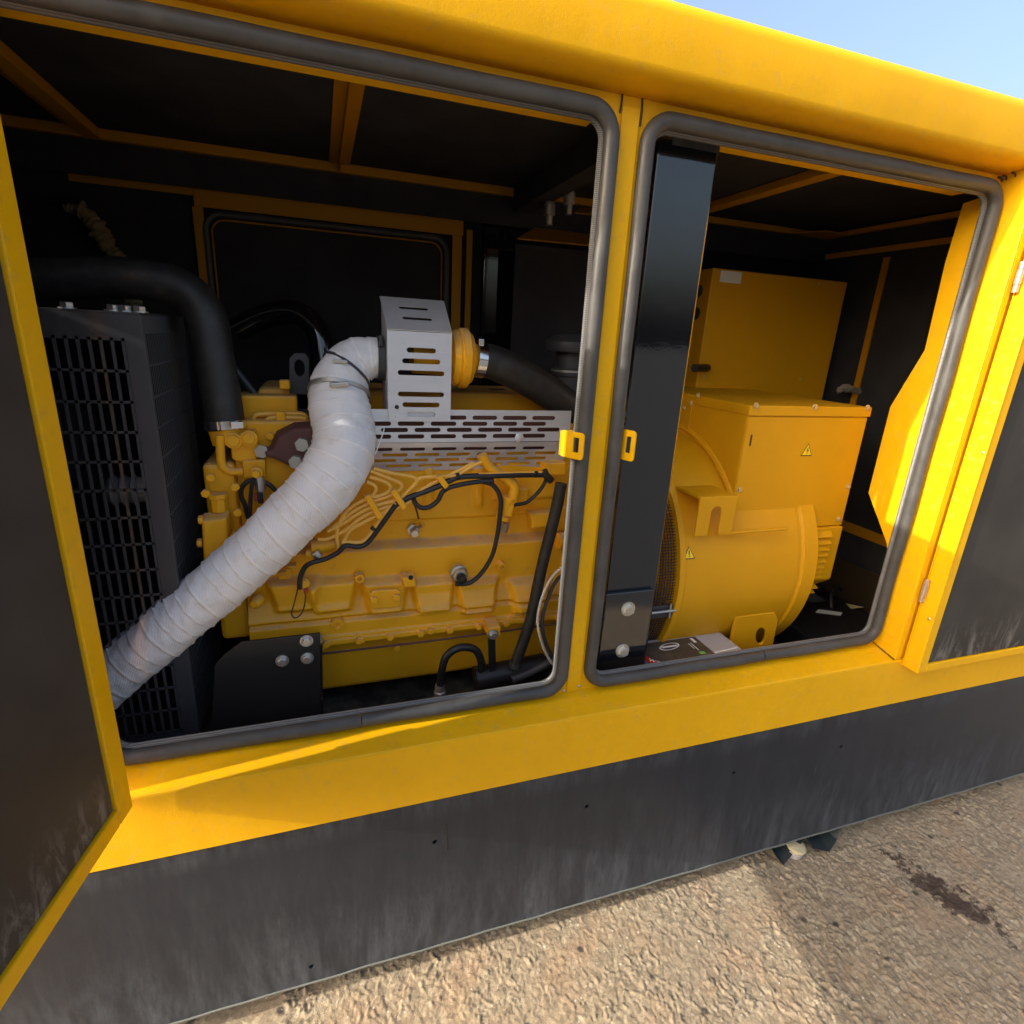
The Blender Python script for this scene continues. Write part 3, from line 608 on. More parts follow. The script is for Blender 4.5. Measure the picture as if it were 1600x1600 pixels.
b = MB(); b.lathe([(0,.30), (.10,.285), (.11,.27)], (-.76,.58,1.12), (1,0,0), 40, cap=False); b.build('shroud', M['guard_black'], RD, smooth=True)
for k in range(7):
    a = 2*math.pi*k/7; c, s = math.cos(a), math.sin(a); o = Vector((-.60,.58,1.12)); rd = Vector((0,c,s)); tg = Vector((0,-s,c))
    MB().prism([o+rd*.05+tg*-.02, o+rd*.25+tg*-.05+Vector((.02,0,0)), o+rd*.25+tg*.05+Vector((-.02,0,0)), o+rd*.05+tg*.02], (.004,0,0)).build('fan_blade', M['guard_black'], RD)
p = at(215, 765, .36); MB().lathe([(0,.028), (.008,.034), (.012,.028), (.022,.028), (.026,.034), (.032,.028), (.042,.028), (.046,.034), (.05,.028), (.08,.026)], (p.x-.05, .36, p.z), (1,0,0), 24).build('pulley', M['grey_plate'], RD, smooth=True)
MB().box((RXC-.04, RYF+.37, .6), (RXC-.02, 1.0, RZT-.03)).build('rear_guard', M['guard_black'], RD)
# coolant hose: out of the header tank, bending down to the thermostat housing
hp = [at(-60,440,.45), at(60,437,.45), at(160,434,.45), at(235,438,.45), at(290,455,.445), at(322,495,.43), at(335,560,.415), at(346,620,.405), at(353,668,.40)]
hose = MB().tube(cr(hp, 8), .0415, 24).build('coolant_hose', M['hose_rubber'], RD, smooth=True); hose['label'] = 'thick black rubber coolant hose bending down to the engine'
# wall hose behind
hp = [at(470,480,.80), at(440,482,.82), at(400,510,.85), at(370,560,.9)]
MB().tube(cr([at(370,515,.9), at(420,492,.88), at(465,490,.85), at(497,520,.82), at(505,580,.80), at(507,640,.80)], 8), .034, 18).build('rear_pipe', M['black_gloss'], RD, smooth=True)
MB().tube([at(362,570,.5), at(440,668,.5)], .008, 8).build('stay_rod', M['guard_black'], RD)

# ================================================================== ENGINE
EG = thing('diesel_engine', 'yellow six cylinder diesel engine with fuel pipes, cables and dusty crankcase', 'engine', (.2, .56, .60))
# crankcase side as a cast surface: ledges, scalloped bulges, ribs
xs = np.linspace(-.195, .66, 240); zs = np.linspace(.775, 1.262, 170)
GX, GZ = np.meshgrid(xs, zs)
ss = lambda a, b_, x: (lambda t: t*t*(3-2*t))(np.clip((x-a)/(b_-a), 0, 1))
YE = .352
D = np.zeros_like(GX)                         # outward bulge, metres
tilt = (GX-.2)*.012
zl = at(650, 858, YE).z
D += -.030*ss(zl, zl+.022, GZ + tilt)        # upper wall set back above the ledge
D += .012*ss(.875, .845, GZ)*1 + .010*ss(.838, .832, GZ) + .004*ss(.80,.797,GZ)
for cx7 in (430, 590, 808, 1005, 1185, 1400):
    pt = at(*c7(cx7, 548), YE); pb_ = at(*c7(cx7-6, 655), YE); zt, zb = pt.z, pb_.z; xc = (pt.x+pb_.x)/2
    f = np.clip((zt-GZ)/(zt-zb), 0, 1); hw = .054 - .016*f
    lump = ss(hw+.016, hw-.006, np.abs(GX-xc))*ss(zt+.013, zt-.006, GZ)*ss(zb-.016, zb+.004, GZ)
    D += .026*lump
D += .010*ss(.898,.868,GZ)*ss(.842,.85,GZ)
for cx14 in (510, 870):                       # vertical ribs on the upper wall
    pr_ = at(*c14(cx14, 400), YE+.03); D += .010*ss(.016,.006,np.abs(GX-pr_.x))*ss(1.10,1.125,GZ)*ss(1.24,1.20,GZ)
pr_ = at(*c14(700, 508), YE+.03); D += .008*ss(pr_.z-.004, pr_.z+.004, GZ)*ss(-.02,.0,GX)   # step line
pr_ = at(*c14(940, 330), YE); D += .006*ss(.10,.085,np.abs(GX-.52))*ss(1.125,1.135,GZ)
D += .0016*np.sin(GX*31)*np.sin(GZ*27)
YYs = YE - D
n1, n2 = GX.shape; V = [(GX[i,j], YYs[i,j], GZ[i,j]) for i in range(n1) for j in range(n2)]
F = [(i*n2+j, i*n2+j+1, (i+1)*n2+j+1, (i+1)*n2+j) for i in range(n1-1) for j in range(n2-1)]
blk = MB().add(V, F).build('crankcase', M['engine_yellow'], EG, smooth=True, angle=75)
MB().box((-.194, YE+.05, .776), (.659, .80, 1.2615)).build('block_core', M['engine_yellow'], blk)
# front timing case & flywheel housing
b = MB().box((-.262, .36, .80), (-.196, .78, 1.245)); b.build('timing_case', M['engine_yellow'], EG, bev=.012)
poly = [at(320,800,.33), at(357,795,.33), at(357,900,.33), at(320,905,.33)]
MB().pad([at(316,800,.345), at(360,795,.345), at(364,880,.345), at(322,905,.345)], (0,-.035,0), .86).build('timing_cover', M['engine_yellow'], EG, bev=.006)
p = at(342, 785, .345); b = MB(); b.lathe([(0,.018), (.03,.018), (.032,.022), (.042,.022)], (p.x, p.y, p.z-.02), (0,0,1), 8); b.build('filler_cap', M['engine_yellow'], EG, bev=.001)
for (u, v) in ((318, 812), (316, 848)): bolt('eng', at(u, v, .32), EG, axis=(-1,0,0))
b = MB(); b.lathe([(0,.235), (.03,.235), (.032,.25), (.10,.25), (.11,.235), (.20,.24)], (.662,.56,.93), (1,0,0), 40); b.build('flywheel_housing', M['engine_yellow'], EG, smooth=True, angle=30)
# sump
b = MB().prism([(-.19,.365,.772), (.655,.365,.772), (.655,.385,.610), (.30,.385,.600), (-.19,.385,.600)], (0,.38,0)); sump = b.build('sump', M['engine_yellow'], EG, bev=.012)
MB().box((-.200, .322, .7725), (.668, .80, .790)).build('sump_flange', M['engine_yellow'], sump, bev=.004)
MB().tube(cr([at(500,1022,.322), at(600,1010,.3215), at(700,998,.322), at(880,973,.322)], 6), .0035, 6).build('sump_gasket', M['manifold_rust'], sump)
for (u, v) in ((565, 998), (672, 984), (798, 967), (505, 1008)): bolt('eng', at(u, v, .326), sump)
p = at(622, 1014, .322); bolt('eng', Vector((p.x, .352, p.z-.012)), sump); 
for x in np.linspace(-.10, .62, 10): bolt('eng', Vector((x, .3222, .7815)), sump)
for x in np.linspace(-.12, .60, 9): bolt('eng', Vector((x, .4002, 1.300)), EG)
for (u, v) in ((330,745), (322,770), (368,760), (372,800), (368,835), (350,890), (335,905)): bolt('eng', at(u, v, .342), EG)
# cover plate, bosses, sensors on the crankcase
pl = [at(*c7(x, y), YE-.034) for (x, y) in ((740,600), (755,588), (850,582), (868,592), (870,645), (855,657), (755,664), (742,655))]
cp = MB().prism(pl, (0,-.010,0)).build('cover_plate', M['engine_yellow'], EG, bev=.003)
for (x, y) in ((757, 630), (852, 620)): bolt('eng', at(*c7(x, y), YE-.044), cp)
pl = [at(*c7(x, y), YE-.005) for (x, y) in ((862,515), (925,510), (932,560), (872,565))]
bo = MB().pad(pl, (0,-.035,0), .82).build('boss', M['engine_yellow'], EG, bev=.004)
p = at(*c7(912, 540), YE-.041); MB().lathe([(0,.006), (.003,.006)], (p.x, p.y+.002, p.z), (0,-1,0), 12).build('boss_hole', M['dark_void'], bo)
for (x, y) in ((535, 655), (605, 727), (697, 535), (1285, 487)):
    p = at(*c7(x, y), YE-.012); r = .016 if y > 600 else .011; b = MB(); b.lathe([(0,r*1.2), (.020,r), (.0205,r*.55), (.012,r*.5)], (p.x, p.y+.004, p.z), (0,-1,0), 18, cap=True); b.build('plug', M['engine_yellow'], EG, smooth=True, angle=35)
p = at(*c7(275, 632), YE-.02); MB().lathe([(0,.016), (.02,.014), (.026,.008)], p, (-.3,-1,0), 14).build('plug', M['engine_yellow'], EG, smooth=True)
p = at(*c7(1105, 510), YE-.02); b = MB(); b.lathe([(0,.023), (.016,.023), (.018,.019), (.03,.019), (.031,.015)], p, (.1,-1,-.15), 22); sn = b.build('pressure_sensor', M['zinc'], EG, smooth=True, angle=30)
b = MB(); b.lathe([(0,.013), (.016,.012), (.018,.007)], p + Vector((.003,-.031,-.006)), (.1,-1,-.25), 12); b.build('sensor_plug', M['cable_black'], sn, smooth=True)
p = at(*c7(920, 335), YE+.028); b = MB(); b.lathe([(0,.017), (.012,.017), (.014,.010), (.035,.010)], p, (0,-1,-.1), 6); se = b.build('temperature_sensor', M['zinc'], EG)
MB().tube([p+Vector((.004,-.012,.006)), p+Vector((.022,-.030,.020))], .007, 10).build('sensor_tail', M['chrome'], se)
# mounting plate
q = [at(335,1040,.225), at(352,1022,.225), at(376,1004,.225), at(500,990,.225), at(502,1125,.225), at(330,1155,.225)]
mp_ = MB().prism(q, (0,.008,0)).build('mounting_plate', M['cable_black'], EG, bev=.0015)
MB().prism([at(500,990,.2255), at(502,1125,.2255), at(502,1125,.33), at(500,990,.33)], (.005,0,0)).build('plate_web', M['black_gloss'], mp_)
for (u, v) in ((479, 1001), (441, 1032), (480, 1028)): bolt('zinc', at(u, v, .2245), mp_, rot=u*.1)
# cylinder head, rocker cover
MB().box((-.19, .40, 1.262), (.655, .76, 1.335)).build('cylinder_head', M['engine_yellow'], EG, bev=.008)
rk = MB().box((-.15, .50, 1.336), (.64, .72, 1.400)).build('rocker_cover', M['engine_yellow'], EG, bev=.014)
p = at(775, 624, .60); MB().box((p.x-.022, .575, 1.4005), (p.x+.022, .61, 1.4015)).build('data_plate', M['sign_black'], rk)
pa = at(372, 640, .46); pb = at(450, 618, .46)
MB().box((pa.x, .45, 1.30), (pb.x+.02, .54, pb.z)).build('coolant_manifold', M['engine_yellow'], EG, bev=.006)
p = at(445, 600, .47); MB().box((p.x-.012, .46, p.z-.012), (p.x+.012, .485, p.z+.010)).build('bracket_tab', M['engine_yellow'], EG, bev=.004)
# thermostat / injector pump block under the hose clamp
p = at(353, 668, .40); ax = (hp[0]-hp[1])
hd = (at(353,668,.40) - at(346,620,.405)).normalized()
cl = MB(); cl.lathe([(-.008,.0438), (-.008,.0455), (.010,.0455), (.010,.0438)], at(352,662,.40), hd, 28, cap=False); clo = cl.build('hose_clamp', M['chrome'], EG, smooth=True, angle=30)
b = MB().box(at(362,668,.352), at(380,660,.342)); b.build('clamp_screw', M['chrome'], clo, bev=.001)
MB().tube([at(353,668,.40), at(360,690,.40)], .038, 20).build('thermostat_neck', M['engine_yellow'], EG, smooth=True)
q = [at(*c13(x, y), .37) for (x, y) in ((270,600), (490,560), (520,690), (500,840), (395,930), (390,820), (310,790), (300,680))]
tb = MB().prism(q, (0,.06,0)).build('thermostat_housing', M['engine_yellow'], EG, bev=.005)
q = [at(*c13(x, y), .36) for (x, y) in ((390,800), (570,790), (575,940), (395,940))]
MB().prism(q, (0,.06,0)).build('sensor_block', M['engine_yellow'], tb, bev=.004)
for (x, y) in ((330, 640), (450, 622)):
    p = at(*c13(x, y), .372); MB().lathe([(0,.018), (.012,.018), (.013,.013), (.017,.012)], p, (0,-1,.1), 18).build('boss', M['engine_yellow'], tb, smooth=True, angle=30)
MB().tube(cr([at(*c13(x, y), .36) for (x, y) in ((215,600), (220,700), (230,820), (270,870), (320,885), (400,885))], 6), .0095, 12).build('bypass_pipe', M['engine_yellow'], EG, smooth=True)
p = at(*c13(505, 890), .345); MB().lathe([(0,.015), (.010,.014), (.012,.010), (.02,.008)], p, (0,-1,0), 16).build('sensor_boss', M['engine_yellow'], EG, smooth=True, angle=30)
p = at(*c13(530, 990), .345); MB().lathe([(0,.012), (.03,.012), (.032,.008), (.05,.008)], p+Vector((0,0,.02)), (.05,0,-1), 12).build('sensor', M['zinc'], EG, smooth=True, angle=30)
p = at(*c13(535, 1085), .342); MB().box((p.x-.006,p.y-.006,p.z-.014), (p.x+.006,p.y+.006,p.z+.014)).build('sensor_connector', M['cable_black'], EG, bev=.002)
p = at(*c13(500, 1085), .344); MB().box((p.x-.004,p.y-.004,p.z-.008), (p.x+.004,p.y+.004,p.z+.008)).build('red_clip', M['red_plastic'], EG, bev=.001)
MB().tube(cr([at(*c13(x, y), .335) for (x, y) in ((490,920), (470,980), (460,1060), (455,1150), (455,1260))], 6), .0045, 8).build('cable', M['cable_black'], EG, smooth=True)
MB().tube(cr([at(*c13(x, y), .350) for (x, y) in ((660,1040), (600,985), (520,955), (440,960), (390,1010), (385,1080), (415,1150), (440,1250))], 6), .0055, 8).build('cable', M['cable_black'], EG, smooth=True)
for y0, pts in ((.43, ((470,520), (490,450), (540,435), (700,432), (860,435), (895,470))), (.42, ((640,585), (580,570), (570,510), (610,468), (700,462), (860,465), (890,480)))):
    MB().tube(cr([at(*c13(x, y), y0) for (x, y) in pts], 6), .0058, 10).build('fuel_pipe', M['pipe_yellow'], EG, smooth=True)
p = at(*c13(695, 475), .415); MB().box((p.x-.010,p.y-.006,p.z-.018), (p.x+.010,p.y+.006,p.z+.018)).build('pipe_clamp', M['engine_yellow'], EG, bev=.002)
p = at(*c13(475, 515), .43); MB().lathe([(0,.011), (.02,.011)], p+Vector((0,0,-.016)), (0,0,1), 10).build('pipe_nut', M['engine_yellow'], EG)
# lifting eye
q = [at(452,560,.50), at(460,552,.50), at(476,552,.50), at(483,560,.50), at(483,645,.50), at(452,645,.50)]
O = Vector((0,.50,0)); loc2 = [(p.x, p.z) for p in q]; c = at(468, 575, .50)
MB().plate(loc2, [slot(c.x, c.z, .022, .040) if False else [(c.x+.012*math.cos(a), c.z+.020*math.sin(a)) for a in np.linspace(0, 2*math.pi, 16, endpoint=False)]], O, (1,0,0), (0,0,1), (0,.010,0)).build('lifting_eye', M['guard_black'], EG, bev=.001)
# brown exhaust elbow
ep = [at(420,690,.40), at(435,678,.385), at(470,675,.375), at(520,690,.37)]
q = [at(*c13(x, y), .40) for (x, y) in ((525,700), (600,690), (660,560), (800,490), (960,480), (1150,560), (1150,720), (960,800), (800,850), (620,770), (545,750))]
man = MB().pad(q, (0,-.05,0), .80).build('exhaust_manifold', M['manifold_rust'], EG, bev=.012)
MB().box((.06, .372, 1.262), (.63, .42, 1.355)).build('manifold_runner', M['manifold_rust'], man, bev=.012)
for (x, y) in ((555, 725), (868, 675), (818, 810)):
    p = at(*c13(x, y), .372 if x < 600 else .352); MB().lathe([(0,.017 if x < 600 else .019), (.014,.016)], p, (-.2,-1,.1), 6).build('bolt', M['bolt_zinc'], man, bev=.001)
MB().tube([at(*c13(555,740), .385), at(*c13(545,800), .38)], .008, 8).build('stud', M['cable_black'], man)
# injector pipes
def c5p(x, y, Y): return at(*c5(x, y), Y)
ends = [(-.010+.0105*i) for i in range(6)]
cl_ = [((805,1060), 30), ((590,1150), 46), ((460,1190), 56)]
CA, CB_, CC_ = ((425,1130), (495,1245)), ((555,1105), (615,1195)), ((782,1035), (825,1090))
lp = lambda c, t: (c[0][0]+(c[1][0]-c[0][0])*t, c[0][1]+(c[1][1]-c[0][1])*t)
tt = (.14, .32, .50, .68, .86)
low = [[(350,1190), (295,1255), (275,1335), (285,1400), (260,1440), (190,1447)], [(365,1208), (310,1250), (250,1298)], [(380,1226), (310,1272), (230,1312)], [(395,1246), (320,1305), (235,1348), (180,1352)], [(410,1268), (345,1305), (310,1365)]]
upr = [[(440,1040), (515,1064), (545,1090), (528,1118), (480,1138)], [(445,1010), (540,1048), (592,1072), (598,1094), (575,1116), (520,1142)], [(460,998), (560,1024), (655,1040), (674,1066), (645,1098)], [(960,970), (905,1000), lp(CC_, .32), (700,1105)], [(1000,965), (930,1000), lp(CC_, .70), (715,1118)]]
pipes = []
for i in range(5):
    mid = ([lp(CB_, tt[i])] if i > 1 else []) + [lp(CA, tt[i])]
    pipes.append(upr[i] + mid + low[i])
pipes += [[(425,1065), (458,1078), (472,1102), (455,1132), (432,1150)], [(1340,1020), (1200,1022), (1000,1030), (870,1036), (760,1040), (700,1045), (678,1060)]]
for i, P_ in enumerate(pipes):
    MB().tube(cr([c5p(x, y, .300+.002*(i % 2)) for (x, y) in P_], 6), .0046, 8).build('fuel_pipe', M['pipe_yellow'], EG, smooth=True)
for (a, c) in (((425,1130), (495,1245)), ((555,1105), (615,1195)), ((782,1035), (825,1090))):
    MB().bar(c5p(*a, .292), c5p(*c, .292), .014, .016, up=(0,1,0)).build('pipe_clamp', M['engine_yellow'], EG, bev=.002)
# injection pump body low behind the wrapped pipe
MB().tube([c5p(150,1390,.33), c5p(270,1375,.33)], .020, 14).build('pump_body', M['engine_yellow'], EG, smooth=True)
MB().tube([c5p(120,1420,.32), c5p(200,1440,.32)], .012, 10).build('pump_union', M['engine_yellow'], EG, smooth=True)
MB().tube([c5p(165,1412,.308), c5p(185,1440,.308)], .011, 8).build('union_nut', M['zinc'], EG)
MB().box(c5p(20,1500,.33), c5p(75,1460,.36)).build('pump_foot', M['engine_yellow'], EG, bev=.004)
MB().tube([c5p(-5,1530,.33), c5p(35,1525,.32)], .012, 8).build('union_nut', M['engine_yellow'], EG)
MB().tube(cr([c5p(x, y, .298) for (x, y) in ((300,1365), (400,1365), (450,1320), (510,1230), (570,1170))], 6), .0058, 10).build('fuel_pipe', M['pipe_yellow'], EG, smooth=True)
# wiring
cab = [((570,1180), (500,1280), (430,1370), (380,1390), (320,1385), (280,1420), (220,1450), (130,1480), (95,1540), (90,1600)),]
W = lambda pts, r, Y, nm='cable', mt='cable_black': MB().tube(cr([c5p(x, y, Y) for (x, y) in pts], 6), r, 8).build(nm, M[mt], EG, smooth=True)
W(cab[0], .0062, .292)
W(((1330,1030), (1200,1030), (1050,1035), (900,1040), (840,1060), (790,1085), (700,1120), (600,1160), (560,1190)), .0075, .300)
W(((1060,1060), (980,1065), (870,1085), (810,1110), (780,1160), (740,1190), (700,1195), (670,1175), (660,1150)), .0062, .296)
W(((1000,1062), (1060,1085), (1095,1150), (1090,1250), (1075,1350), (1050,1440), (1000,1520), (940,1570), (870,1575)), .0062, .300)
W(((1330,1030), (1310,1080), (1270,1130), (1220,1170), (1160,1180)), .0050, .305)
W(((660,1170), (675,1210), (685,1250)), .0022, .31, 'wire')
W(((1310,1010), (1330,1040), (1350,1060)), .010, .30, 'harness_joint')
for (x, y) in ((880,1038), (815,1100), (1272,1028), (462,1300)):
    p = c5p(x, y, .297); MB().lathe([(-.004,.0088), (.004,.0088)], p, (1,0,.1) if x != 462 else (.6,0,.8), 10).build('cable_tie', M['cable_black'], EG)
p = at(*c7(470, 560), .318); b = MB(); b.lathe([(0,.012), (.012,.012), (.013,.009), (.02,.009)], p, (0,-1,.2), 12); b.build('sensor', M['engine_yellow'], EG, smooth=True, angle=30)
p = at(*c7(473, 585), .305); MB().box((p.x-.004,p.y-.005,p.z-.01), (p.x+.004,p.y+.005,p.z+.008)).build('red_clip', M['red_plastic'], EG, bev=.001)
MB().tube(cr([at(*c7(x, y), .305) for (x, y) in ((440,590), (425,650), (415,690), (430,708), (455,690), (470,650), (473,600))], 6), .0016, 6).build('wire', M['cable_black'], EG)
# breather / drain pipe, head brackets right
MB().tube(cr([c5p(x, y, .315) for (x, y) in ((1000,930), (1040,995), (1110,1040), (1160,1085), (1155,1140), (1130,1230))], 6), .0135, 14).build('breather_pipe', M['engine_yellow'], EG, smooth=True)
MB().tube([c5p(1135,1140,.315), c5p(1105,1250,.325)], .0165, 14).build('breather_sleeve', M['engine_yellow'], EG, smooth=True)
for (x, y) in ((1135,1150), (1105,1245)):
    p = c5p(x, y, .315); MB().lathe([(-.005,.0185), (.005,.0185)], p, (.25,0,1), 14).build('hose_clamp', M['engine_yellow'], EG, smooth=True, angle=30)
MB().tube([c5p(1120,1265,.33), c5p(1112,1310,.34)], .011, 10).build('pipe_stub', M['bolt_zinc'], EG, smooth=True)
MB().box(c5p(1165,1100,.34), c5p(1215,1170,.37)).build('rib_block', M['engine_yellow'], EG, bev=.005)
MB().pad([c5p(1215,1205,.355), c5p(1350,1195,.355), c5p(1330,1275,.355), c5p(1230,1290,.355)], (0,-.03,0), .85).build('rib_block', M['engine_yellow'], EG, bev=.004)
MB().box(c5p(1320,970,.33), c5p(1392,1015,.37)).build('manifold_end', M['engine_yellow'], EG, bev=.004)
MB().box(c5p(1375,1190,.36), c5p(1480,1290,.40)).build('housing_lug', M['engine_yellow'], EG, bev=.01)
MB().tube([c5p(1380,1360,.34), c5p(1470,1350,.34)], .024, 16).build('starter_nose', M['engine_yellow'], EG, smooth=True)
MB().box(c5p(1390,1395,.35), c5p(1470,1580,.40)).build('housing_lug', M['engine_yellow'], EG, bev=.01)
# heat shields
SY = .340
pts = [at(583, 640, SY), at(893, 642, SY), at(890, 686, SY)]
def shield_face(name, tl, tr, br, bl, rows, parent, thick=.002, slots=True, skip=None):
    tl, tr, br, bl = map(Vector, (tl, tr, br, bl)); U = (tr-tl); W_ = U.length; U.normalize(); Vv = (bl-tl); H_ = Vv.length; Vv = (Vv - U*Vv.dot(U)).normalized()
    nrm = U.cross(Vv).normalized(); nrm = nrm if nrm.y < 0 else -nrm; hl = []
    for (fz, off, w, p, h, x0, x1) in rows:
        x = x0 + off
        while x + w < x1 + 1e-6: hl.append(slot(x + w/2, fz, w, h)); x += p
    hl = [h for h in hl if not (skip and skip(sum(q[0] for q in h)/len(h), sum(q[1] for q in h)/len(h)))]
    b = MB().plate([(0,0), (W_,0), (W_,H_), (0,H_)], hl, tl, U, Vv, nrm*-thick); return b.build(name, M['heat_shield_steel'], parent)
tl = at(560, 639, SY); tr = at(893, 642, SY); br = at(889, 690, SY); bl = at(560, 692, SY)
hL = tl.z - bl.z; Wd = tr.x - tl.x
rows = [(hL*f, o, .064, .079, .0105, .01, Wd-.005) for f, o in ((.24, .025), (.43, .0), (.62, .040), (.82, .0))]
MM = shield_face('heat_shield', tl, tr, br, bl, rows, EG, skip=lambda x, z: z < hL*.3 and x < .19)
MM['label'] = 'slotted bright steel shield along the exhaust manifold'
tl2 = Vector((bl.x, SY, bl.z-.0015)); tr2 = Vector((tr.x-.001, SY, bl.z-.0015)); dep = Vector((0, .030, at(880, 729, SY+.030).z - bl.z))
rows = [(dep.length*f, o, .062, .079, .0098, .01, Wd-.005) for f, o in ((.22, .008), (.42, .045), (.62, .018), (.82, .055))]
MS = shield_face('shield_return', tl2, tr2, tr2+dep, tl2+dep, rows, MM)
for (u, v) in ((620, 650), (811, 684)): 
    p = at(u, v, SY-.0005); bolt('flat', p, MM)
# turbo box shield: front, sloping top, sides
T0, T1 = at(605, 516, SY-.004), at(706, 521, SY-.004); TB = at(607, 655, SY-.004)
zt, zb = (T0.z+T1.z)/2, TB.z-.004; x0, x1 = T0.x, T1.x; w = x1-x0
fr = []
for (f, ww) in ((.20,.46), (.32,.60), (.45,.74), (.69,.74), (.81,.60), (.92,.46)): fr.append(slot(w*.52, -f*(zt-zb)+0, w*ww, .0112))
ts = MB().plate([(0,0), (w,0), (w,-(zt-zb)), (0,-(zt-zb))], fr, (x0, SY-.004, zt), (1,0,0), (0,0,1), (0,-.002,0)).build('turbo_shield', M['heat_shield_steel'], EG); ts['label'] = 'bright slotted steel box over the turbocharger'
tb0 = at(597, 465, SY+.115); rise = tb0.z - zt; run = .119
Vt = Vector((0, run, rise)); Lt = Vt.length; Vt.normalize()
MB().plate([(0,0), (w,0), (w+.004,Lt), (-.004,Lt)], [slot(w*.5, Lt*.36, w*.48, .013), slot(w*.48, Lt*.68, w*.48, .013)], (x0, SY-.0055, zt+.0012), (1,0,0), Vt, Vector((0,-rise,run)).normalized()*.002).build('shield_top', M['heat_shield_steel'], ts)
for x in (x0-.0005, x1-.0015):
    MB().prism([(x,SY-.0045,zt-.001), (x,SY-.0045,zb+.02), (x,SY+.115,zb+.02), (x,SY+.115,tb0.z-.001)], (.002,0,0)).build('shield_side', M['heat_shield_steel'], ts)
MB().lathe([(0,.005), (.002,.005)], at(620, 636, SY-.0062), (0,-1,0), 10).build('shield_screw', M['cable_black'], ts)
# turbocharger behind it
tc = at(728, 560, .40)
b = MB(); b.lathe([(-.13,.04), (-.04,.045), (-.035,.062), (-.022,.068), (-.016,.066), (-.012,.072), (.004,.072), (.008,.066), (.016,.060), (.020,.045), (.03,.036), (.045,.034)], (tc.x-.004,.405,tc.z), (1,0,0), 36)
tu = b.build('turbocharger', M['engine_yellow'], EG, smooth=True, angle=35)
for k in range(8):
    a = k*math.pi/4+.2; bolt('rivet', Vector((tc.x-.012, .405+.069*math.sin(a), tc.z+.069*math.cos(a))), tu, axis=(0, math.sin(a), math.cos(a)), name='bolt')
b = MB(); b.lathe([(-.011,.043), (-.011,.0445), (.011,.0445), (.011,.043)], at(749, 562, .405), (1,0,-.1), 28, cap=False); k_ = b.build('hose_clamp', M['chrome'], EG, smooth=True, angle=30)
MB().box(at(747,540,.365), at(757,530,.355)).build('clamp_screw', M['chrome'], k_, bev=.001)
ih = MB().tube(cr([at(745,562,.405), at(775,568,.405), at(820,590,.41), (at(870,622,.42)), at(920,662,.44), at(960,700,.46)], 8), [.0425]*9 + [.0435]*32, 22)
ih.build('intake_hose', M['hose_rubber'], EG, smooth=True)
# air cleaner
ac = at(895, 545, .62)
b = MB(); b.lathe([(-.2,.05), (-.07,.05), (-.068,.06), (-.05,.06), (-.048,.05), (.0,.05), (.002,.085), (.018,.088), (.03,.086), (.05,.06), (.056,.04), (.06,.01)], (ac.x, .62, ac.z-.01), (0,0,1), 32); af = b.build('air_cleaner', M['guard_black'], EG, smooth=True, angle=35)
MB().lathe([(-.058,.0612), (-.052,.0612)], (ac.x,.62,ac.z-.01), (0,0,1), 32).build('clip_band', M['bolt_zinc'], af, smooth=True)
# low lubrication bits near the opening
MB().tube([at(742,1062,.28), at(850,1040,.28)], .036, 24).build('drain_canister', M['cable_black'], EG, smooth=True, angle=40)
MB().bar(at(768,995,.262), at(770,1070,.262), .004, .020, up=(1,0,0)).build('strap', M['cable_black'], EG)
q = at(768, 975, .29); MB().box((q.x-.016,.262,q.z-.025), (q.x+.018,.322,q.z+.005)).build('strap_bracket', M['engine_yellow'], EG, bev=.003)
bolt('zinc', at(770, 991, .258), EG)
MB().tube(cr([at(688,1075,.27), at(690,1050,.27), at(698,1025,.27), at(718,1012,.27), at(742,1015,.27), at(752,1035,.27), at(750,1056,.272)], 8), .0105, 12).build('drain_hose', M['cable_black'], EG, smooth=True)
b = MB(); p = at(687, 1080, .27); b.lathe([(-.02,.016), (0,.016), (.002,.013), (.02,.013)], p, (0,0,1), 8); b.build('hose_fitting', M['bolt_zinc'], EG)
p = at(749, 1060, .272); MB().lathe([(-.01,.010), (.006,.013)], p, (0,0,1), 8).build('hose_fitting', M['bolt_zinc'], EG)
MB().tube(cr([at(877,755,.25), at(868,800,.25), at(848,880,.25), at(828,970,.25), at(806,1035,.25)], 6), .0155, 14).build('drain_hose', M['hose_rubber'], EG, smooth=True)
p = at(806, 1036, .25); MB().lathe([(-.012,.0175), (.004,.0175)], p, (.1,0,1), 14).build('hose_clamp', M['guard_black'], EG, smooth=True)
MB().tube(cr([at(800,1062,.24), at(830,1050,.24), at(868,1030,.24), at(905,1010,.26)], 6), .012, 12).build('return_hose', M['guard_black'], EG, smooth=True)
MB().tube(cr([at(892,880,.19), at(868,895,.19), at(850,925,.19), at(840,965,.19), at(845,1000,.19), at(858,1030,.19), at(880,1055,.19)], 8), .0034, 8).build('breather_tube', M['white_sheath'], EG, smooth=True)
MB().tube(cr([at(897,888,.195), at(873,903,.195), at(858,930,.195), at(848,965,.195), at(851,998,.195), at(863,1025,.195), at(884,1048,.195)], 8), .0048, 8).build('cable', M['guard_black'], EG, smooth=True)

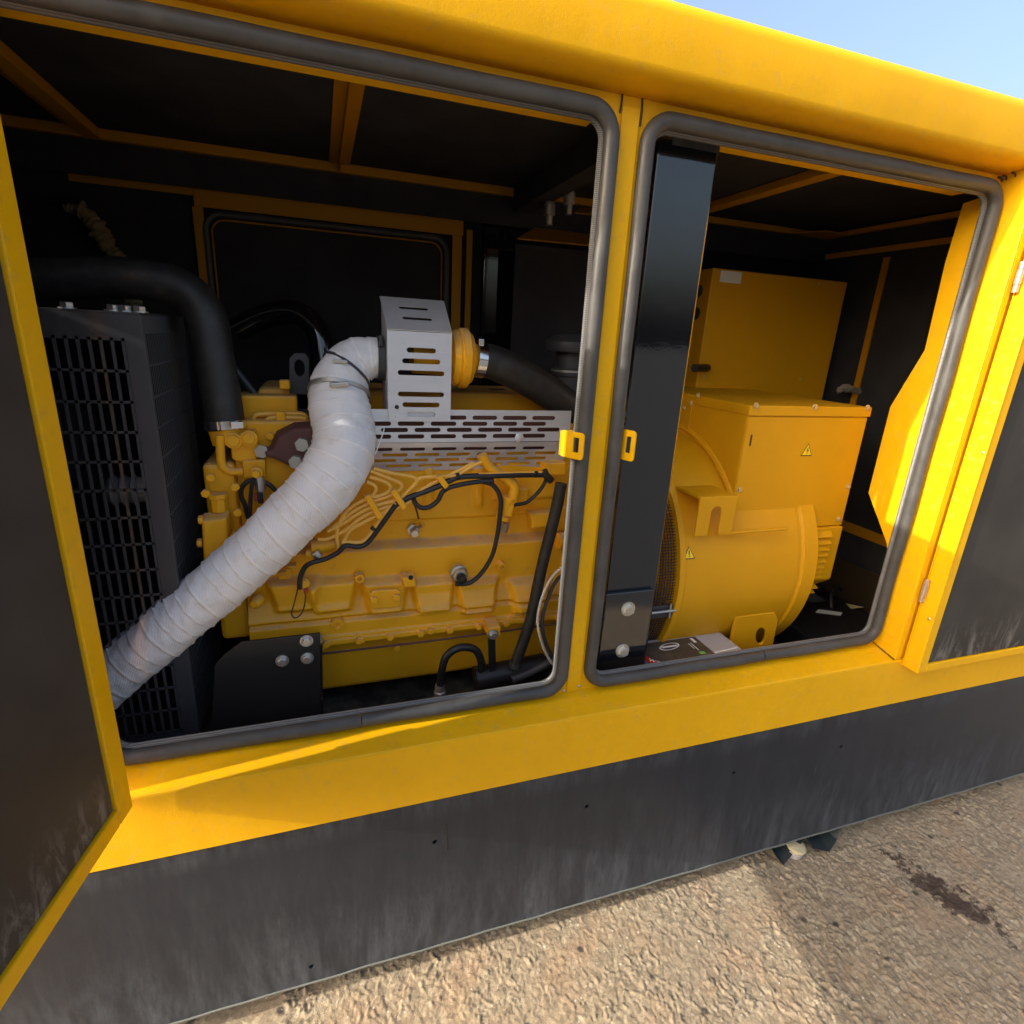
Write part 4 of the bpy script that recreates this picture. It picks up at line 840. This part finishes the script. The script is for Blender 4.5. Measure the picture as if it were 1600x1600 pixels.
# ================================================================== WRAPPED EXHAUST PIPE
EP = thing('exhaust_pipe', 'thick exhaust pipe wrapped in white woven heat tape, sweeping down to the left', 'exhaust pipe', at(300, 990, .28))
ctl = [(600,560,.405,62), (577,560,.405,66), (552,568,.40,76), (534,592,.385,88), (530,628,.365,95), (536,668,.340,98), (537,702,.315,101), (520,740,.295,101), (490,776,.282,98), (458,808,.275,94), (382,880,.268,90), (300,950,.264,88), (230,1010,.262,86), (177,1055,.26,85), (100,1120,.26,84)]
P3 = []; R3 = []
for (u, v, y, wpx) in ctl:
    p = at(u, v, y); d = float((ROT @ (np.array(p) - CAM))[2]); P3.append(p); R3.append(wpx/2*d/FOC*.97)
C = cr(P3, 26); Rr = [ (1-t)*R3[i] + t*R3[i+1] for i in range(len(R3)-1) for t in [j/26 for j in range(26)]] + [R3[-1]]
n = 56; vs = []; uvs = []; seam = []; s = 0; nvec = Vector((0,0,1)); K = len(C)
arc = [0]
for i in range(1, K): arc.append(arc[-1] + (C[i]-C[i-1]).length)
dense = np.arange(0, arc[-1], .0028); ii = np.interp(dense, arc, np.arange(K))
CC = [C[int(t)].lerp(C[min(K-1, int(t)+1)], t-int(t)) for t in ii]; RR = np.interp(ii, np.arange(K), Rr); KK = len(CC)
wob = np.cumsum(rng.normal(0, .0006, KK)); wob -= np.linspace(0, wob[-1], KK); pitch = .033
tw = np.interp(dense, np.linspace(0, arc[-1], 24), rng.normal(0, .18, 24)); slant = np.interp(dense, np.linspace(0, arc[-1], 14), rng.normal(0, .25, 14))
for i in range(KK):
    T = (CC[min(KK-1, i+1)] - CC[max(0, i-1)]).normalized(); nvec = (nvec - T*nvec.dot(T)).normalized(); bv = T.cross(nvec)
    for k in range(n+1):
        a = 2*math.pi*k/n; ph = dense[i]/pitch + k/n + tw[i] + slant[i]*math.sin(a); fr_ = ph - math.floor(ph)
        step = .0016*(fr_**.8) + .0022*max(0, 1-abs(fr_-.93)/.055)
        wr = .0022*math.sin(a*3 + dense[i]*40) + .0014*math.sin(a*5 - dense[i]*95 + 1.3) + .0010*math.sin(a*9 + dense[i]*150 + 2*math.sin(dense[i]*31))
        r = RR[i] - .002 + step + wr*.55
        vs.append(CC[i] + (nvec*math.cos(a) + bv*math.sin(a))*r); uvs.append((k/n*.30, dense[i])); seam.append(fr_)
fs = [(i*(n+1)+k, i*(n+1)+k+1, (i+1)*(n+1)+k+1, (i+1)*(n+1)+k) for i in range(KK-1) for k in range(n)]
me = bpy.data.meshes.new('wrapped_pipe'); me.from_pydata([tuple(v) for v in vs], [], fs); uvl = me.uv_layers.new(name='UVMap')
li = np.zeros(len(me.loops), dtype=np.int32); me.loops.foreach_get('vertex_index', li); uva = np.array(uvs, dtype=np.float32)[li]; uvl.data.foreach_set('uv', uva.ravel())
at_ = me.attributes.new('seam', 'FLOAT', 'POINT'); at_.data.foreach_set('value', np.array(seam, dtype=np.float32))
me.update(); link('wrapped_pipe', me, M['exhaust_wrap'], EP, smooth=True, angle=80)
def ringclamp(u, v, frac, rr, wd, name, mt, tiltv=None):
    i = min(range(KK), key=lambda k: (Vector(CC[k]) - frac).length); T = (CC[min(KK-1, i+3)] - CC[max(0, i-3)]).normalized()
    if tiltv: T = (T + Vector(tiltv)).normalized()
    b = MB(); R_ = RR[i]+rr; b.lathe([(-wd,R_-.003), (-wd,R_), (wd,R_), (wd,R_-.003)], CC[i], T, 36, cap=False); return b.build(name, M[mt], EP, smooth=True, angle=30), CC[i], R_, T
o, cpt, R_, T = ringclamp(0, 0, at(594,560,.405), .004, .008, 'clamp_band', 'guard_black')
MB().box(at(592,540,.365), at(598,524,.355)).build('clamp_bolt', M['guard_black'], o, bev=.002)
o, cpt, R_, T = ringclamp(0, 0, at(540,577,.39), .0015, .003, 'clamp_band', 'guard_black')
MB().bar(at(520,563,.335), at(543,566,.332), .010, .008).build('clamp_bolt', M['bolt_zinc'], o, bev=.002)
o, cpt, R_, T = ringclamp(0, 0, at(529,612,.372), .0035, .0045, 'clamp_band', 'bolt_zinc', (.0,0,.25))
MB().bar(at(515,602,.305), at(546,599,.305), .014, .010).build('clamp_bolt', M['bolt_zinc'], o, bev=.003)
MB().tube(cr([at(586,672,.30), at(600,668,.31), at(594,690,.30), at(586,710,.295)], 5), .0013, 6).build('loose_thread', M['print_white'], EP)

# ================================================================== ALTERNATOR
AL = thing('alternator', 'yellow barrel shaped alternator with a square terminal box on top', 'alternator', (1.2, .58, .60))
AX, AY, AZ, AR = .915, .58, .895, .392
AE = at(1252, 880, .20).x
b = MB(); b.lathe([(0,AR-.02), (0,AR+.004), (.016,AR+.006), (.022,AR-.002), (AE-AX-.02,AR-.002), (AE-AX-.015,AR-.006), (AE-AX-.005,AR-.006), (AE-AX,AR+.002), (AE-AX+.05,AR+.002), (AE-AX+.055,AR-.03)], (AX,AY,AZ), (1,0,0), 96)
bar = b.build('barrel', M['alternator_yellow'], AL, smooth=True, angle=35)
# inspection mesh guard on the drive end
b = MB(); g0, g1 = AX-.115, AX-.001
for x in np.arange(g0, g1, .0088):
    b.tube([(x, AY - (AR-.012)*math.cos(a), AZ + (AR-.012)*math.sin(a)) for a in np.linspace(-1.2, 1.25, 60)], .0013, 4)
for a in np.arange(-1.2, 1.25, .0225):
    b.tube([(x, AY - (AR-.0125)*math.cos(a), AZ + (AR-.0125)*math.sin(a)) for x in (g0, g1)], .0013, 4)
gd = b.build('mesh_guard', M['cable_black'], AL)
b = MB(); 
for a in (-.16,):
    o_ = Vector((g0, AY-(AR-.006)*math.cos(a), AZ+(AR-.006)*math.sin(a))); MB().bar(o_, o_+Vector((g1-g0+.004,0,0)), .038, .004, up=(0,1,0)).build('guard_strap', M['guard_black'], gd)
    MB().tube([o_+Vector((-.0,-.010,.004)), o_+Vector((g1-g0+.006,-.010,.004))], .004, 8).build('guard_rod', M['zinc'], gd)
    for x in (.012, g1-g0-.012): MB().tube([o_+Vector((x,-.010,-.018)), o_+Vector((x,-.010,.026))], .003, 8).build('guard_screw', M['zinc'], gd)
MB().lathe([(0,.31), (.12,.31)], (AX-.125,AY,AZ), (1,0,0), 48).build('rotor_housing', M['alternator_yellow'], AL, smooth=True, angle=30)
MB().lathe([(0,.345), (.022,.35), (.024,.345)], (AX-.085,AY,AZ), (1,0,0), 48).build('fan_ring', M['zinc'], AL, smooth=True, angle=30)
# lifting lug bracket
q0 = at(1084, 772, .215); 
b = MB(); bx0, bx1, bz1 = at(1090,775,.20).x, at(1139,775,.20).x, at(1110,774,.20).z; bz0 = at(1100,838,.185).z
sl_ = []; cxs = bx0 + (bx1-bx0)*.58; sw = .017
sl_ = [(bx0, bz0), (cxs-sw, bz0), (cxs-sw, bz1-.045)] + [(cxs+sw*math.cos(a), bz1-.045+sw*math.sin(a)) for a in np.linspace(math.pi, 0, 9)][1:-1] + [(cxs+sw, bz1-.045), (cxs+sw, bz0+.004), (bx1+.02, bz0+.004), (bx1+.02, bz1), (bx0, bz1)]
lug = MB().plate(sl_, [], (0,.186,0), (1,0,0), (0,0,1), (0,.008,0)).build('lifting_lug', M['alternator_yellow'], AL, bev=.002)
MB().box((bx0, .1945, bz1-.008), (bx1+.02, .30, bz1)).build('lug_top', M['alternator_yellow'], lug, bev=.002)
MB().tube([(cxs+.02, .192, bz0+.002), (bx1+.22, .192, bz0+.002)], .005, 8).build('weld_bead', M['alternator_yellow'], lug, smooth=True)
# terminal box
TY = .25
tl, tr = at(1174, 629, TY), at(1362, 640, TY); bl, br = at(1137, 832, TY), at(1312, 821, TY)
tx0, tx1, tz0, tz1 = (tl.x+bl.x)/2, (tr.x+br.x)/2, (bl.z+br.z)/2, (tl.z+tr.z)/2
tbx = MB().box((tx0, TY+.003, tz0), (tx1, .86, tz1-.002)).build('terminal_box', M['alternator_yellow'], AL, bev=.003)
MB().box((tx0+.001, TY, tz0+.001), (tx1-.001, TY+.0025, tz1-.032)).build('box_cover', M['alternator_yellow'], tbx, bev=.001)
lid = MB().box((tx0-.004, TY-.004, tz1-.0285), (tx1+.004, .865, tz1)).build('box_lid', M['alternator_yellow'], tbx, bev=.002)
for (u, v) in ((1181,634), (1273,636), (1355,637)): bolt('alt', at(u, v, TY-.0042), lid)
for (u, v) in ((1155,765), (1325,760), (1143,818), (1202,817), (1272,812), (1310,811)): bolt('alt', at(u, v, TY-.0003), tbx)
bolt('alt', atx(1091, 618, tx0-.004), lid, axis=(-1,0,0))
p = at(1173, 688, TY-.0005); MB().box((p.x-.002, TY-.001, p.z-.016), (p.x+.003, TY-.0001, p.z+.016)).build('cover_slot', M['sealant'], tbx)
q = [atx(u, v, tx0-.0005) for (u, v) in ((1052,628), (1083,628), (1074,693), (1045,690))]
sp_ = MB().prism([(tx0-.0005,q[1].y,q[1].z), (tx0-.0005,q[2].y,q[2].z), (tx0-.0005,q[1].y+.35,q[2].z+.01), (tx0-.0005,q[1].y+.35,q[1].z)], (-.004,0,0)).build('side_cover', M['alternator_yellow'], tbx, bev=.001)
for (u, v) in ((1080,630), (1069,638), (1062,678), (1070,690)): bolt('alt', atx(u, v, tx0-.0046), sp_, axis=(-1,0,0))
# curved saddle rim under the box
b = MB().tube([(tx0+.004, AY-(AR+.012)*math.cos(a), AZ+(AR+.012)*math.sin(a)) for a in np.linspace(.66, 1.5, 24)], .012, 8); b.build('saddle_rim', M['alternator_yellow'], AL, smooth=True)
# louvred end bell
ex0, ex1 = AE+.056, tx1-.004
zq = at(1292, 905, .24).z; zc_ = at(1255, 955, .30).z
b = MB().prism([(ex0,.24,tz0-.002), (ex1,.24,tz0-.002), (ex1,.24,zq), (ex0,.24,zq)], (0,.66,0)); 
eb = b.build('end_bell', M['alternator_yellow'], AL, bev=.003)
b = MB().prism([(ex0,.2405,zq-.001), (ex1,.2405,zq-.001), (ex1,.36,zq-.10), (ex0,.36,zq-.10)], (0,.5,0)); b.build('end_bell_skirt', M['alternator_yellow'], eb, bev=.002)
lv = [(1287,836), (1285,847), (1282,857), (1280,866), (1277,876), (1274,885), (1272,893), (1269,900)]
for i, (u, v) in enumerate(lv):
    p = at(u, v, .235); hw = .032; MB().prism([(p.x-hw,.2395,p.z+.012), (p.x-hw,.226,p.z-.006), (p.x-hw,.2395,p.z-.008)], (2*hw,0,0)).build('louvre', M['alternator_yellow'], eb, bev=.002)
for (u, v) in ((1262,915), (1257,922)):
    p = at(u, v, .265); hw = .026; MB().prism([(p.x-hw,.268,p.z+.010), (p.x-hw,.245,p.z-.004), (p.x-hw,.268,p.z-.008)], (2*hw,0,0)).build('louvre', M['alternator_yellow'], eb, bev=.002)
# foot
fy = .205
fz1 = at(1160, 963, fy).z; fx0 = 1.152; fx1 = at(1212, 968, fy).x
ho = []
for (u, v) in ((1189, 994),):
    p = at(u, v, fy-.0); ho.append([(p.x+.019*math.cos(a)-.006*math.sin(a), p.z+.029*math.sin(a)) for a in np.linspace(0, 2*math.pi, 18, endpoint=False)])
ft = MB().plate([(fx0,.555), (fx1+.012,.555), (fx1+.012,fz1-.03), (fx1-.01,fz1), (fx0,fz1)], ho, (0,fy,0), (1,0,0), (0,0,1), (0,.010,0)).build('foot', M['alternator_yellow'], AL, bev=.003)
MB().box((fx0, fy+.0105, fz1-.010), (fx1-.01, .42, fz1)).build('foot_top', M['alternator_yellow'], ft, bev=.002)
# warning triangles
def triangle(c, s, U, V, nrm, parent, mark):
    U = Vector(U); V = Vector(V); nrm = Vector(nrm); c = Vector(c)
    def tri(k, o): return [c + nrm*o + U*(k*s*x) + V*(k*s*y) for (x, y) in ((-.55,-.42), (.55,-.42), (0,.58))]
    t = MB().prism(tri(1, .0004), nrm*.0004).build('warning_sign', M['sign_black'], parent); MB().prism(tri(.82, .0010), nrm*.0003).build('sign_face', M['sign_yellow'], t)
    b = MB()
    if mark == '!':
        b.prism([c+nrm*.0015+U*(s*x)+V*(s*y) for (x, y) in ((-.035,-.10), (.035,-.10), (.05,.26), (-.05,.26))], nrm*.0003); b.prism([c+nrm*.0015+U*(s*x)+V*(s*y) for (x, y) in ((-.04,-.24), (.04,-.24), (.04,-.16), (-.04,-.16))], nrm*.0003)
    else:
        b.prism([c+nrm*.0015+U*(s*x)+V*(s*y) for (x, y) in ((.06,.30), (-.10,.0), (.02,.02), (-.04,-.30), (.13,.07), (.02,.06))], nrm*.0003)
    b.build('sign_mark', M['sign_black'], t)
triangle(at(1261, 704, TY), .038, (1,0,0), (0,0,1), (0,-1,0), tbx, 'z')
p = at(1078, 866, .20); a = math.asin((p.z-AZ)/AR)
a = -.01 if abs(a) > .5 else a
c = Vector((p.x, AY-(AR-.002)*math.cos(a), AZ+(AR-.002)*math.sin(a))); triangle(c, .036, (1,0,0), (0,math.sin(a),math.cos(a)), (0,-math.cos(a),math.sin(a)), bar, '!')

# ================================================================== CONTROL CABINET behind
KY = .79
a, c, d = at(1115, 418, KY), at(1325, 440, KY), at(1290, 615, KY)
CB = thing('control_cabinet', 'tall plain yellow steel control cabinet with a small white label, behind the alternator', 'cabinet', ((a.x+c.x)/2, .95, 1.1))
cb = MB().box((a.x, KY, 1.05), (c.x, 1.085, a.z)).build('cabinet_body', M['alternator_yellow'], CB, bev=.004)
p = at(1142, 433, KY-.001); MB().box((p.x-.045, KY-.0018, p.z-.019), (p.x+.045, KY-.0006, p.z+.019)).build('label_plate', M['print_white'], CB)
for (u, v) in ((1125,424), (1280,443), (1100,588), (1250,592)): bolt('rivet', at(u, v, KY-.0003), CB, name='screw')
for i, (u, v) in enumerate(((1092,455), (1088,490))):
    p = atx(u, v, a.x-.001); MB().lathe([(0,.022), (.004,.022)], (a.x-.0005, p.y, p.z), (-1,0,0), 16).build('knockout', M['guard_black'], CB)
p = at(1085, 575, .72); MB().tube([p, p+Vector((.10,.06,0))], .014, 12).build('cable_gland', M['cable_black'], CB, smooth=True)

# ================================================================== BATTERIES
def bz(u, v, z): return atz(u, v, z)
BZ = .714
q = [bz(1168,1034,BZ), bz(1166,1021,BZ), bz(1112,987,BZ), bz(1004,998,BZ)]
bx1_, by1_ = bz(1112,986,BZ).x+.01, bz(1112,986,BZ).y; by0_ = .100
BT = thing('battery', 'grey lead battery with a black and red label beside the lifting post', 'battery', (.95, .17, .545))
bb = MB().box((.72, .1405+.072, .55), (.73, .2, .56))
bo = MB().box((.815, by0_, .548), (1.135, by1_, BZ-.0005)).build('battery_case', M['battery_grey'], BT, bev=.006)
MB().box((1.1355, by0_+.01, BZ-.035), (1.148, by1_-.02, BZ-.012)).build('battery_handle', M['guard_black'], BT, bev=.002)
xL = bz(1076,990,BZ).x - .005; 
lb = MB().box((.818, by0_+.002, BZ-.0004), (1.035, by1_-.018, BZ+.0004)).build('battery_label', M['label_black'], BT)
ra, rb = atz(1003,1016,BZ), atz(1041,1044,BZ)
MB().prism([(.819,by0_+.0025,BZ+.0006), (rb.x,by0_+.0025,BZ+.0006), (rb.x,rb.y,BZ+.0006), (.819,ra.y+.006,BZ+.0006)], (0,0,.0003)).build('label_corner', M['label_red'], lb)
def text(s, size, mat_, parent, O, U, V, name='print'):
    cu = bpy.data.curves.new('t', 'FONT'); cu.body = s; cu.size = size; ob = bpy.data.objects.new('t', cu); scene.collection.objects.link(ob)
    bpy.context.view_layer.update(); me = bpy.data.meshes.new_from_object(ob.evaluated_get(bpy.context.evaluated_depsgraph_get())); bpy.data.objects.remove(ob)
    me.materials.clear(); U = Vector(U).normalized(); V = Vector(V).normalized(); W_ = U.cross(V)
    me.transform(Matrix(((U.x,V.x,W_.x,O[0]), (U.y,V.y,W_.y,O[1]), (U.z,V.z,W_.z,O[2]), (0,0,0,1)))); return link(name, me, M[mat_], parent)
text('wer', .030, 'print_white', lb, (.822, by0_+.046, BZ+.0013), (.72,-.70,0), (.70,.72,0))
b = MB(); cxl, cyl = .925, by0_+.098
for k in range(28):
    a0, a1 = 2*math.pi*k/28, 2*math.pi*(k+1)/28; f = lambda a, r: (cxl+r*.034*math.cos(a)+r*.012*math.sin(a), cyl+r*.017*math.sin(a), BZ+.0008)
    b.prism([f(a0,1), f(a1,1), f(a1,.84), f(a0,.84)], (0,0,.0002))
b.prism([(cxl-.026,cyl-.004,BZ+.0008), (cxl+.026,cyl-.004,BZ+.0008), (cxl+.026,cyl+.004,BZ+.0008), (cxl-.026,cyl+.004,BZ+.0008)], (0,0,.0002)); b.build('label_emblem', M['print_white'], lb)
for (x0_, x1_, y0_, y1_, mt) in ((1.012,1.022,.10,.124,'print_white'), (.998,1.001,.060,.100,'print_white'), (.990,.992,.070,.100,'print_white'), (.992,1.010,.040,.052,'print_green')):
    MB().box((x0_, by0_+y0_, BZ+.0006), (x1_, by0_+y1_, BZ+.0009)).build('label_print', M[mt], lb)
for x in (.985, 1.003): MB().prism([(x,by0_+.016,BZ+.0006), (x+.016,by0_+.016,BZ+.0006), (x+.008,by0_+.030,BZ+.0006)], (0,0,.0003)).build('label_print', M['print_pale'], lb)
B2 = thing('battery', 'black battery with a white sticker under the alternator end', 'battery', (1.68, .3, .545))
MB().box((1.52, .16, .546), (1.88, .46, .640)).build('battery_case', M['cable_black'], B2, bev=.006)
p = atz(1296, 957, .6405); MB().prism([(p.x-.055,p.y+.012,.6405), (p.x+.02,p.y-.030,.6405), (p.x+.05,p.y-.012,.6405), (p.x-.02,p.y+.030,.6405)], (0,0,.0006)).build('sticker', M['print_white'], B2)
p = atz(1335, 948, .6405); MB().prism([(p.x-.03,p.y-.012,.6405), (p.x+.035,p.y-.012,.6405), (p.x-.01,p.y+.03,.6405)], (0,0,.0006)).build('warning_sign', M['print_pale'], B2)
MB().tube(cr([(1.78,.40,.64), (1.80,.43,.68), (1.84,.45,.70), (1.88,.46,.68)], 6), .008, 8).build('battery_cable', M['cable_black'], B2, smooth=True)

# ================================================================== LOOSE BITS
# torn insulation on the rear lining
def blob(path, r0, name, matn, parent, seed):
    rg = np.random.default_rng(seed); C_ = cr(path, 10); b = MB(); NN = len(C_)
    rad = [r0*(.35+.65*math.sin(math.pi*min(1, (i+1)/(NN+1)))**.6)*(1+.35*rg.normal()*.5) for i in range(NN)]
    b.tube(C_, rad, 12); b.v = [(x+rg.normal()*.0040, y+rg.normal()*.003, z+rg.normal()*.0040) for (x, y, z) in b.v]; o = b.build(name, M[matn], parent, smooth=True, angle=180); sd = o.modifiers.new('sub', 'SUBSURF'); sd.levels = 1; sd.render_levels = 2; return o
o = blob([at(102,325,1.08), at(128,330,1.08), at(148,350,1.08), at(162,375,1.08), at(180,398,1.08), at(196,410,1.08)], .024, 'insulation_wool', 'torn_wool', None, 3)
tag(o, 'torn tuft of tan mineral wool hanging from the rear lining', 'insulation')
o = blob([at(203,462,.90), at(208,472,.90), at(211,482,.90)], .022, 'insulation_wool', 'torn_wool', None, 4)
tag(o, 'small scrap of tan mineral wool on top of the radiator guard', 'insulation')
o = blob([at(1308,612,.70), at(1320,606,.70), at(1335,610,.70), at(1358,614,.70)], .013, 'rag', 'rag_grey', None, 5)
tag(o, 'dull grey crumpled rag lying behind the terminal box lid', 'rag')
# wooden block and plastic sheet under the skid
p = atz(1250, 1345, 0)
WB = thing('support_block', 'round grey block with a pale wooden top on the ground under the skid', 'block', (p.x, p.y+.02, 0))
MB().lathe([(0,.024), (.024,.030), (.0245,.027)], (p.x, p.y+.028, .0), (0,0,1), 24).build('block_base', M['battery_grey'], WB, smooth=True, angle=30)
MB().lathe([(.0,.029), (.006,.031), (.010,.028), (.012,.02)], (p.x+.003, p.y+.028, .0248), (.05,-.1,1), 20).build('block_top', M['old_wood'], WB, smooth=True, angle=30)
pa, pb, pc = atz(1205,1322,.055), atz(1224,1352,.006), atz(1262,1312,.055); pd, pe, pf = atz(1285,1312,.052), atz(1300,1328,.02), atz(1315,1292,.058); pg = atz(1270,1325,.018)
b = MB(); V_ = [tuple(atz(1200,1318,.060)+Vector((0,.006,0))), tuple(atz(1212,1338,.030)), tuple(atz(1224,1352,.006)), tuple(atz(1247,1325,.030)), tuple(atz(1262,1312,.045)+Vector((0,.01,0))), tuple(atz(1270,1326,.028)), tuple(atz(1296,1331,.012)), tuple(atz(1308,1312,.026)), tuple(atz(1315,1288,.060)+Vector((0,.006,0))), (1.50,.12,.05), (1.32,.12,.05)]
b.add(V_, [(0,1,10), (1,2,10), (2,3,10), (3,4,10), (4,9,10), (4,5,9), (5,6,9), (6,7,9), (7,8,9)])
o = b.build('plastic_sheet', M['plastic_sheet']); md = o.modifiers.new('solid', 'SOLIDIFY'); md.thickness = .0012
tag(o, 'crumpled dark plastic sheet hanging out beneath the black skid', 'plastic sheet')
